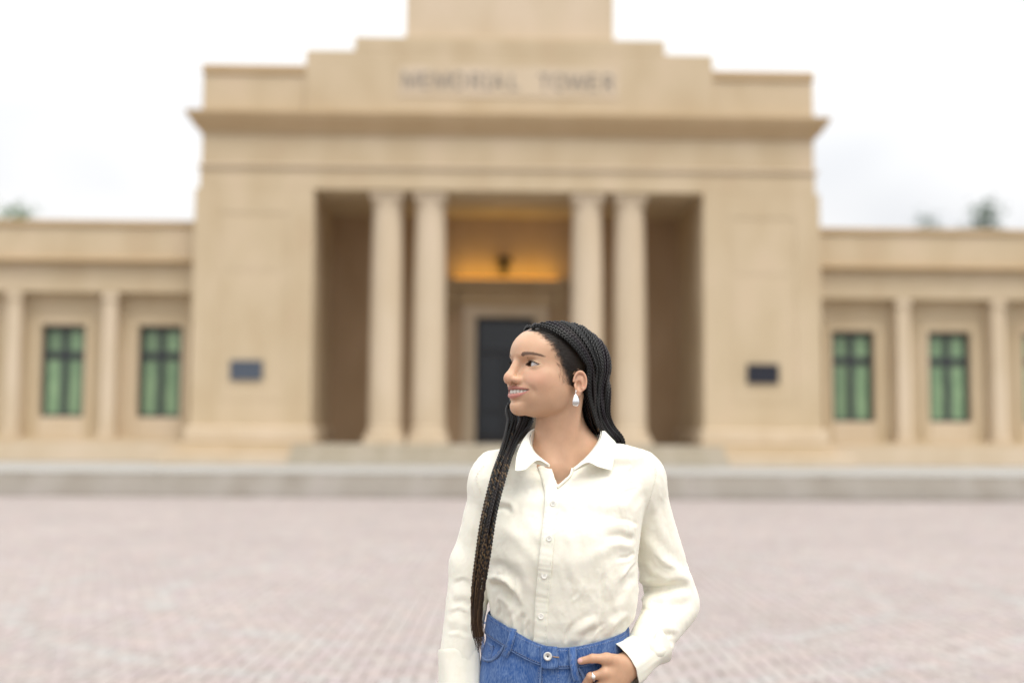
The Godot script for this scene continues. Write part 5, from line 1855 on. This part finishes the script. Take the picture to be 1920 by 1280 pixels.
func build_jeans(person: Node3D) -> void:
	var blue := denim(0.038, 0.110, 0.335, 61)
	var band_blue := denim(0.028, 0.086, 0.27, 64)
	var jeans := group_node("jeans", person)
	jeans.set_meta("label", "blue high-waisted denim jeans")
	var top_front := Vector3(-0.0384, 0.9789, 0.1000).y
	var top_left := Vector3(-0.1652, 1.0307, 0.0000).y
	var top_right := Vector3(0.1311, 1.0072, 0.0000).y
	var top_of := func(phi: float) -> float:
		var c := cos(phi)
		var side := lerpf(top_left, top_right, 0.5 + 0.5 * sin(phi))
		return lerpf(side, top_front, pow(maxf(c, 0.0), 2.0)) if c > 0.0 else side + 0.01 * -c
	var tall := 0.040
	var m := mesh_field(jeans_field, Vector3(-0.32, 0.06, -0.20), Vector3(0.20, 1.04, 0.16), 0.007, 1.6)
	var centre := Vector3(Vector3(-0.0169, 0.9882, 0.0000).x, 0, -0.005)
	cut(m, func(p: Vector3) -> bool: return p.y > top_of.call(atan2(p.x - centre.x, p.z - centre.z)) - 0.012)
	relax(m, 0.5, 1)
	find_normals(m)
	wrinkle(m, 81, 0.0030, 0.0006)
	find_normals(m)
	m.m = blue
	put(commit_fields([m]), "trouser_body", null, jeans)
	# waistband in two halves that overlap at the button
	var vs := PackedVector3Array()
	var idx := PackedInt32Array()
	var n := 160
	var prof := [[0.0, -0.004], [0.0, 0.0035], [0.006, 0.0058], [0.034, 0.0062], [0.040, 0.0045], [0.0405, 0.0015], [0.036, -0.001]]
	for i in n + 1:
		var phi := -PI + TAU * i / n
		var y: float = top_of.call(phi)
		for q in prof:
			var p := waist_point(phi, y - tall + q[0], jeans_field)
			var out := (p - Vector3(centre.x, p.y, centre.z)).normalized()
			vs.append(p + out * (q[1] + 0.0006 * sin(phi * 83.0 + q[0] * 100.0)))
	var k := prof.size()
	for i in n:
		for j in k - 1:
			var a := i * k + j
			idx.append_array(PackedInt32Array([a, a + k + 1, a + k, a, a + 1, a + k + 1]))
	var wb := {"v": vs, "i": idx}
	find_normals(wb)
	if wb.n[(n / 2) * k + 3].z < 0.0:
		var flip := PackedInt32Array()
		for t in range(0, idx.size(), 3): flip.append_array(PackedInt32Array([idx[t], idx[t + 2], idx[t + 1]]))
		wb.i = flip
		find_normals(wb)
	wb.m = band_blue
	put(commit_fields([wb]), "waistband", null, jeans)
	var jf := func(p: Vector3) -> float: return jeans_field(p)
	var pale_thread := plain(0.24, 0.28, 0.41, 0.9)
	var worn := denim(0.10, 0.17, 0.36, 66)
	var rust := plain(0.36, 0.24, 0.14, 0.9)
	# edge stitching of the waistband
	for h in [0.0045, 0.0355]:
		var l := PackedVector3Array()
		for i in 400:
			var phi := -1.75 + 3.5 * i / 399.0
			var p := waist_point(phi, top_of.call(phi) - tall + h, jeans_field)
			l.append(p + (p - Vector3(centre.x, p.y, centre.z)).normalized() * 0.0068)
		var s := stitches(l, 0.0035, 0.0022, 0.0006)
		s.m = pale_thread
		put(commit_fields([s]), "waistband_stitching", null, jeans).set_meta("kind", "stuff")
	for h in [0.0, 0.0402]:
		var l := PackedVector3Array()
		for i in 240:
			var phi := -1.9 + 3.8 * i / 239.0
			var p := waist_point(phi, top_of.call(phi) - tall + h, jeans_field)
			l.append(p + (p - Vector3(centre.x, p.y, centre.z)).normalized() * 0.0042)
		var et := tube(l, evenly(0.0012, l.size()), 5)
		et.m = worn
		put(commit_fields([et]), "waistband_edge", null, jeans)
	# overlapping end of the waistband
	var tab_l := PackedVector3Array()
	var tab_r := PackedVector3Array()
	for i in 9:
		var f := i / 8.0
		var y0 := Vector3(-0.0563, 0.9831, 0.1000)
		var y1 := Vector3(-0.0550, 0.9383, 0.1000)
		var a := y0.lerp(y1, f)
		tab_l.append(from_front(jf, a.x, a.y, 0.0082))
		tab_r.append(from_front(jf, a.x + 0.034, a.y - 0.001, 0.0075))
	var tab := ribbon(tab_l, tab_r, 0.0035, 6, 0.0006)
	tab.m = band_blue
	put(commit_fields([tab]), "waistband_tab", null, jeans)
	var te := tube(tab_l, evenly(0.0013, tab_l.size()), 5)
	te.m = worn
	put(commit_fields([te]), "tab_edge", null, jeans)
	# button with its hole
	var nickel := plain(0.72, 0.70, 0.66, 0.32, 0.85)
	var bp := Vector3(-0.0419, 0.9628, 0.1050)
	var at := from_front(jf, bp.x, bp.y, 0.0115)
	var btn := put(lathe([Vector2(0.0, 0.0), Vector2(0.0085, 0.0), Vector2(0.0092, 0.001), Vector2(0.0088, 0.0024), Vector2(0.0068, 0.003), Vector2(0.0045, 0.0022), Vector2(0.0034, 0.0016), Vector2(0.0, 0.0016)], 28), "button", nickel, jeans, at)
	btn.rotation_degrees = Vector3(80, -10, 0)
	put(lathe([Vector2(0.0, 0.0018), Vector2(0.0022, 0.0018), Vector2(0.0018, 0.0028), Vector2(0.0, 0.003)], 16), "button_stud", plain(0.03, 0.03, 0.035, 0.4, 0.5), btn)
	var bh := PackedVector3Array()
	for i in 6:
		var q := Vector3(-0.0319, 0.9623, 0.1050).lerp(Vector3(-0.0186, 0.9612, 0.1050), i / 5.0)
		bh.append(from_front(jf, q.x, q.y, 0.0095))
	var hole := tube(bh, evenly(0.0012, 6), 6)
	hole.m = rust
	put(commit_fields([hole]), "buttonhole", null, jeans)
	# belt loops
	for e in [[Vector3(-0.1132, 1.0131, 0.0900), Vector3(-0.1186, 0.9918, 0.0950), Vector3(-0.1263, 0.9685, 0.1000), Vector3(-0.1329, 0.9553, 0.1000)], [Vector3(0.0094, 0.9813, 0.1000), Vector3(0.0103, 0.9560, 0.1050), Vector3(0.0137, 0.9309, 0.1050), Vector3(0.0181, 0.9146, 0.1050)], [Vector3(0.1258, 1.0148, 0.0200), Vector3(0.1270, 0.9990, 0.0200), Vector3(0.1281, 0.9809, 0.0200), Vector3(0.1292, 0.9696, 0.0200)]]:
		var l := PackedVector3Array()
		var sp := smooth_path(e, 0.004)
		for i in sp.size():
			var f := float(i) / (sp.size() - 1)
			l.append(from_front(jf, sp[i].x, sp[i].y, 0.008 + 0.004 * sin(f * PI)))
		var loop := ribbon(shift(l, 0.0062), shift(l, -0.0062), 0.0032, 4, 0.0008)
		loop.m = blue
		for side in [0.0062, -0.0062]:
			var el := shift(l, side)
			for i in el.size(): el[i].z += 0.0008
			var et := tube(el, evenly(0.0011, el.size()), 5)
			et.m = worn
			put(commit_fields([et]), "loop_edge", null, jeans)
		put(commit_fields([loop]), "belt_loop", null, jeans)
		for side in [0.004, -0.004]:
			var sl := shift(l, side)
			for i in sl.size(): sl[i].z += 0.0026
			var s := stitches(sl, 0.003, 0.002, 0.0005)
			s.m = pale_thread
			put(commit_fields([s]), "loop_stitching", null, jeans).set_meta("kind", "stuff")
	# pockets, coin pocket and fly: raised edges and rows of thread
	var seams := [
		["pocket_edge", [Vector3(-0.1918, 0.9523, 0.0600), Vector3(-0.1858, 0.9453, 0.0700), Vector3(-0.1743, 0.9394, 0.0800), Vector3(-0.1585, 0.9435, 0.0900), Vector3(-0.1429, 0.9586, 0.1000), Vector3(-0.1319, 0.9772, 0.1000)], 0.0032],
		["coin_pocket_edge", [Vector3(-0.1852, 0.9757, 0.0600), Vector3(-0.1726, 0.9752, 0.0700), Vector3(-0.1566, 0.9693, 0.0800)], 0.0022],
		["coin_pocket_edge", [Vector3(-0.1566, 0.9704, 0.0800), Vector3(-0.1599, 0.9582, 0.0800), Vector3(-0.1632, 0.9450, 0.0800)], 0.0022],
		["pocket_edge", [Vector3(0.0203, 0.9396, 0.1050), Vector3(0.0303, 0.9266, 0.1050), Vector3(0.0392, 0.9049, 0.1050), Vector3(0.0617, 0.8779, 0.1000), Vector3(0.1078, 0.8630, 0.0800)], 0.0032],
		["fly_seam", [Vector3(-0.0552, 0.9401, 0.1100), Vector3(-0.0573, 0.9130, 0.1100), Vector3(-0.0583, 0.8750, 0.1100), Vector3(-0.0515, 0.8317, 0.1100)], 0.0022],
	]
	for e in seams:
		var l := line_on(jf, e[1], 0.003, 0.003)
		var r := tube(l, evenly(e[2], l.size()), 8)
		for i in r.v.size(): r.v[i].z = lerpf(r.v[i].z, l[i / 9].z, 0.35)
		find_normals(r)
		r.m = worn
		put(commit_fields([r]), e[0], null, jeans)
		for by in [-0.0042, 0.0042]:
			var l2 := shift(l, by)
			for i in l2.size(): l2[i].z += 0.0012
			var s := stitches(l2, 0.0035, 0.0022, 0.0006)
			s.m = pale_thread
			put(commit_fields([s]), "stitching", null, jeans).set_meta("kind", "stuff")
	var fl := line_on(jf, [Vector3(-0.0209, 0.9382, 0.1100), Vector3(-0.0197, 0.9077, 0.1100), Vector3(-0.0251, 0.8643, 0.1100)], 0.003, 0.0035)
	var fs := stitches(fl, 0.0035, 0.0022, 0.0006)
	fs.m = pale_thread
	put(commit_fields([fs]), "fly_stitching", null, jeans).set_meta("kind", "stuff")
	# shoes
	var leather := plain(0.5, 0.48, 0.44, 0.6)
	for x in [Vector3(-0.1026, 0.1701, 0.0000).x, Vector3(0.0623, 0.1710, 0.0000).x]:
		var field := func(p: Vector3) -> float: return maxf(smin(ell(p, Vector3(x, 0.045, 0.05), Vector3(0.047, 0.05, 0.125)), ell(p, Vector3(x, 0.06, -0.03), Vector3(0.042, 0.07, 0.055)), 0.04), 0.004 - p.y)
		var sm := mesh_field(field, Vector3(x - 0.07, -0.004, -0.11), Vector3(x + 0.07, 0.15, 0.20), 0.007, 1.6)
		find_normals(sm)
		sm.m = leather
		put(commit_fields([sm]), "shoe", null, person)

# ---------------------------------------------------------------- hands and the body under the clothes
func hand_field(p: Vector3) -> float:
	# her left hand, thumb hooked over the pocket edge
	var wrist := Vector3(0.1281, 0.9389, 0.0800)
	var d := rcap(p, Vector3(0.1613, 0.9551, 0.0520), wrist, 0.027, 0.024)
	var knuckle := [Vector3(0.0751, 0.9313, 0.1280), Vector3(0.0776, 0.9100, 0.1240), Vector3(0.0825, 0.8904, 0.1180), Vector3(0.0909, 0.8726, 0.1100)]
	for i in 4: d = smin(d, rcap(p, wrist, knuckle[i], 0.019, 0.0125), 0.016)
	d = smin(d, rcap(p, knuckle[0], Vector3(0.0464, 0.9250, 0.1300), 0.0102, 0.0086), 0.006)
	d = smin(d, rcap(p, Vector3(0.0464, 0.9250, 0.1300), Vector3(0.0300, 0.8954, 0.1120), 0.0090, 0.0080), 0.004)
	d = smin(d, rcap(p, knuckle[1], Vector3(0.0513, 0.9001, 0.1240), 0.0108, 0.0092), 0.005)
	d = smin(d, rcap(p, Vector3(0.0513, 0.9001, 0.1240), Vector3(0.0391, 0.8664, 0.1080), 0.0090, 0.0080), 0.004)
	d = smin(d, rcap(p, knuckle[2], Vector3(0.0606, 0.8769, 0.1160), 0.0100, 0.0088), 0.005)
	d = smin(d, rcap(p, knuckle[3], Vector3(0.0722, 0.8579, 0.1080), 0.0090, 0.0078), 0.005)
	# thumb: ball, two phalanges
	var t1 := Vector3(0.0799, 0.9598, 0.1240)
	var t2 := Vector3(0.0496, 0.9619, 0.1310)
	var t3 := Vector3(0.0257, 0.9558, 0.1280)
	d = smin(d, rcap(p, wrist + Vector3(-0.012, 0.006, 0.014), t1, 0.018, 0.0125), 0.014)
	var th := rcap(p, t1, t2, 0.0112, 0.0088)
	th = smin(th, rcap(p, t2, t3, 0.0088, 0.0072), 0.004)
	th -= 0.0008 * exp(-(p - t2).length_squared() / 0.00006)
	d = smin(d, th, 0.006)
	return d

func other_hand_field(p: Vector3) -> float:
	# her right hand hanging loose below the cuff
	var wrist := Vector3(-0.2270, 0.8499, 0.0060)
	var d := rcap(p, Vector3(-0.2287, 0.8848, 0.0000), wrist, 0.026, 0.024)
	for i in 4:
		var k := Vector3(-0.2311, 0.7730, 0.0280) + Vector3(0.004 * i, 0.0, -0.019 * i)
		d = smin(d, rcap(p, wrist, k, 0.019, 0.0115), 0.015)
		var l: float = [0.040, 0.045, 0.042, 0.033][i]
		var j := k + Vector3(0.004, -l, 0.003)
		d = smin(d, rcap(p, k, j, 0.0098, 0.0086), 0.004)
		d = smin(d, rcap(p, j, j + Vector3(0.012, -l * 0.75, 0.0), 0.0085, 0.0072), 0.004)
	d = smin(d, rcap(p, wrist + Vector3(0, 0, 0.012), Vector3(-0.2212, 0.8050, 0.0550), 0.015, 0.0115), 0.012)
	return smin(d, rcap(p, Vector3(-0.2212, 0.8050, 0.0550), Vector3(-0.2183, 0.7594, 0.0620), 0.0105, 0.008), 0.005)

func body_field(p: Vector3) -> float:
	# trunk and limbs, kept inside the cloth
	var d := maxf(shirt_field(p), 0.86 - p.y) + 0.020
	if p.y < 0.98: d = smin(d, jeans_field(p) + 0.016, 0.02)
	return maxf(d, 0.10 - p.y)

func build_person() -> void:
	place_head()
	set_rows()
	var parts := head_parts()
	var skin: Material = parts[0].m
	var n := FastNoiseLite.new()
	n.seed = 3
	n.frequency = 60.0
	var more := []
	for h in [[hand_field, Vector3(0.0088, 0.8646, 0.1600), Vector3(0.1877, 0.9756, 0.0200)], [other_hand_field, Vector3(-0.2473, 0.6634, 0.0900), Vector3(-0.1982, 0.8788, -0.0600)]]:
		var a: Vector3 = h[1]
		var b: Vector3 = h[2]
		var m := mesh_field(h[0], a.min(b), a.max(b), 0.0018 if more.is_empty() else 0.003, 1.5)
		find_normals(m)
		var cs := PackedColorArray()
		var tip := Vector3(0.0220, 0.9580, 0.1340)
		for v in m.v:
			var c := Vector3(0.56, 0.335, 0.215) * (1.0 + 0.07 * n.get_noise_3dv(v))
			# the pink nail of the thumb
			var q: Vector3 = (v - tip) / Vector3(0.0075, 0.0052, 0.008)
			if more.is_empty(): c = c.lerp(Vector3(0.68, 0.40, 0.36), smoothstep(1.1, 0.8, q.length()))
			cs.append(Color(c.x, c.y, c.z))
		m.c = cs
		more.append(m)
	var trunk_mesh := mesh_field(body_field, Vector3(-0.34, 0.08, -0.20), Vector3(0.32, 1.40, 0.18), 0.016, 1.8)
	find_normals(trunk_mesh)
	var cs2 := PackedColorArray()
	cs2.resize(trunk_mesh.v.size())
	cs2.fill(Color(0.5, 0.29, 0.18))
	trunk_mesh.c = cs2
	var face := merged([parts[0], more[0], more[1], trunk_mesh])
	face.m = skin
	parts[0] = face
	var o := put(commit_fields(parts), "person", null, self, Vector3(0.12, 0, -2.7))
	tag(o, "smiling person with long dark braids in cream shirt and jeans, one hand in pocket", "person")
	build_hair(o)
	build_shirt(o)
	build_jeans(o)
	build_jewels(o)

func build_jewels(person: Node3D) -> void:
	var silver := plain(0.86, 0.86, 0.87, 0.08, 1.0)
	# drop earring under her left ear: a smooth pear shape
	var prof := []
	for i in 25:
		var t := i / 24.0
		var r := 0.0088 * pow(sin(PI * pow(t, 0.7)), 0.6) * (1.0 if t > 0.0 else 0.0)
		prof.append(Vector2(maxf(r, 0.0001), 0.029 * t))
	prof[0] = Vector2(0.0002, 0.0)
	var lobe := head_place * Vector3(76.0, -48.0, -12.0)
	var at := Vector3(0.0168, 1.4804, 0.0000)
	at.z = lobe.z + 0.004
	var e := put(lathe(prof, 32, 60.0), "earring", silver, person, at)
	e.set_meta("label", "silver drop earring")
	var hook := tube(PackedVector3Array([Vector3(0, 0.028, 0), Vector3(0.001, 0.033, 0.001), Vector3(0.001, 0.037, -0.004)]), evenly(0.0009, 3), 6)
	hook.m = silver
	put(commit_fields([hook]), "ear_hook", null, e)
	# ring with a pearl on the index finger
	var a := Vector3(0.0751, 0.9313, 0.1280)
	var b := Vector3(0.0464, 0.9250, 0.1300)
	var d := (b - a).normalized()
	var u := d.cross(Vector3(0, 0, 1)).normalized()
	var w := u.cross(d)
	var c := a.lerp(b, 0.86)
	var ring_pts := PackedVector3Array()
	for i in 33:
		var t := TAU * i / 32.0
		ring_pts.append((u * cos(t) + w * sin(t)) * 0.0107)
	var rm := tube(ring_pts, evenly(0.0013, 33), 8)
	rm.m = silver
	var ring := put(commit_fields([rm]), "finger_ring", null, person, c)
	ring.set_meta("label", "silver ring with a pearl")
	var pm := ball(w * 0.0125 + u * 0.001, Vector3.ONE * 0.0042, 2.0, 14, 18)
	pm.m = plain(0.85, 0.82, 0.77, 0.15)
	put(commit_fields([pm]), "pearl", null, ring)
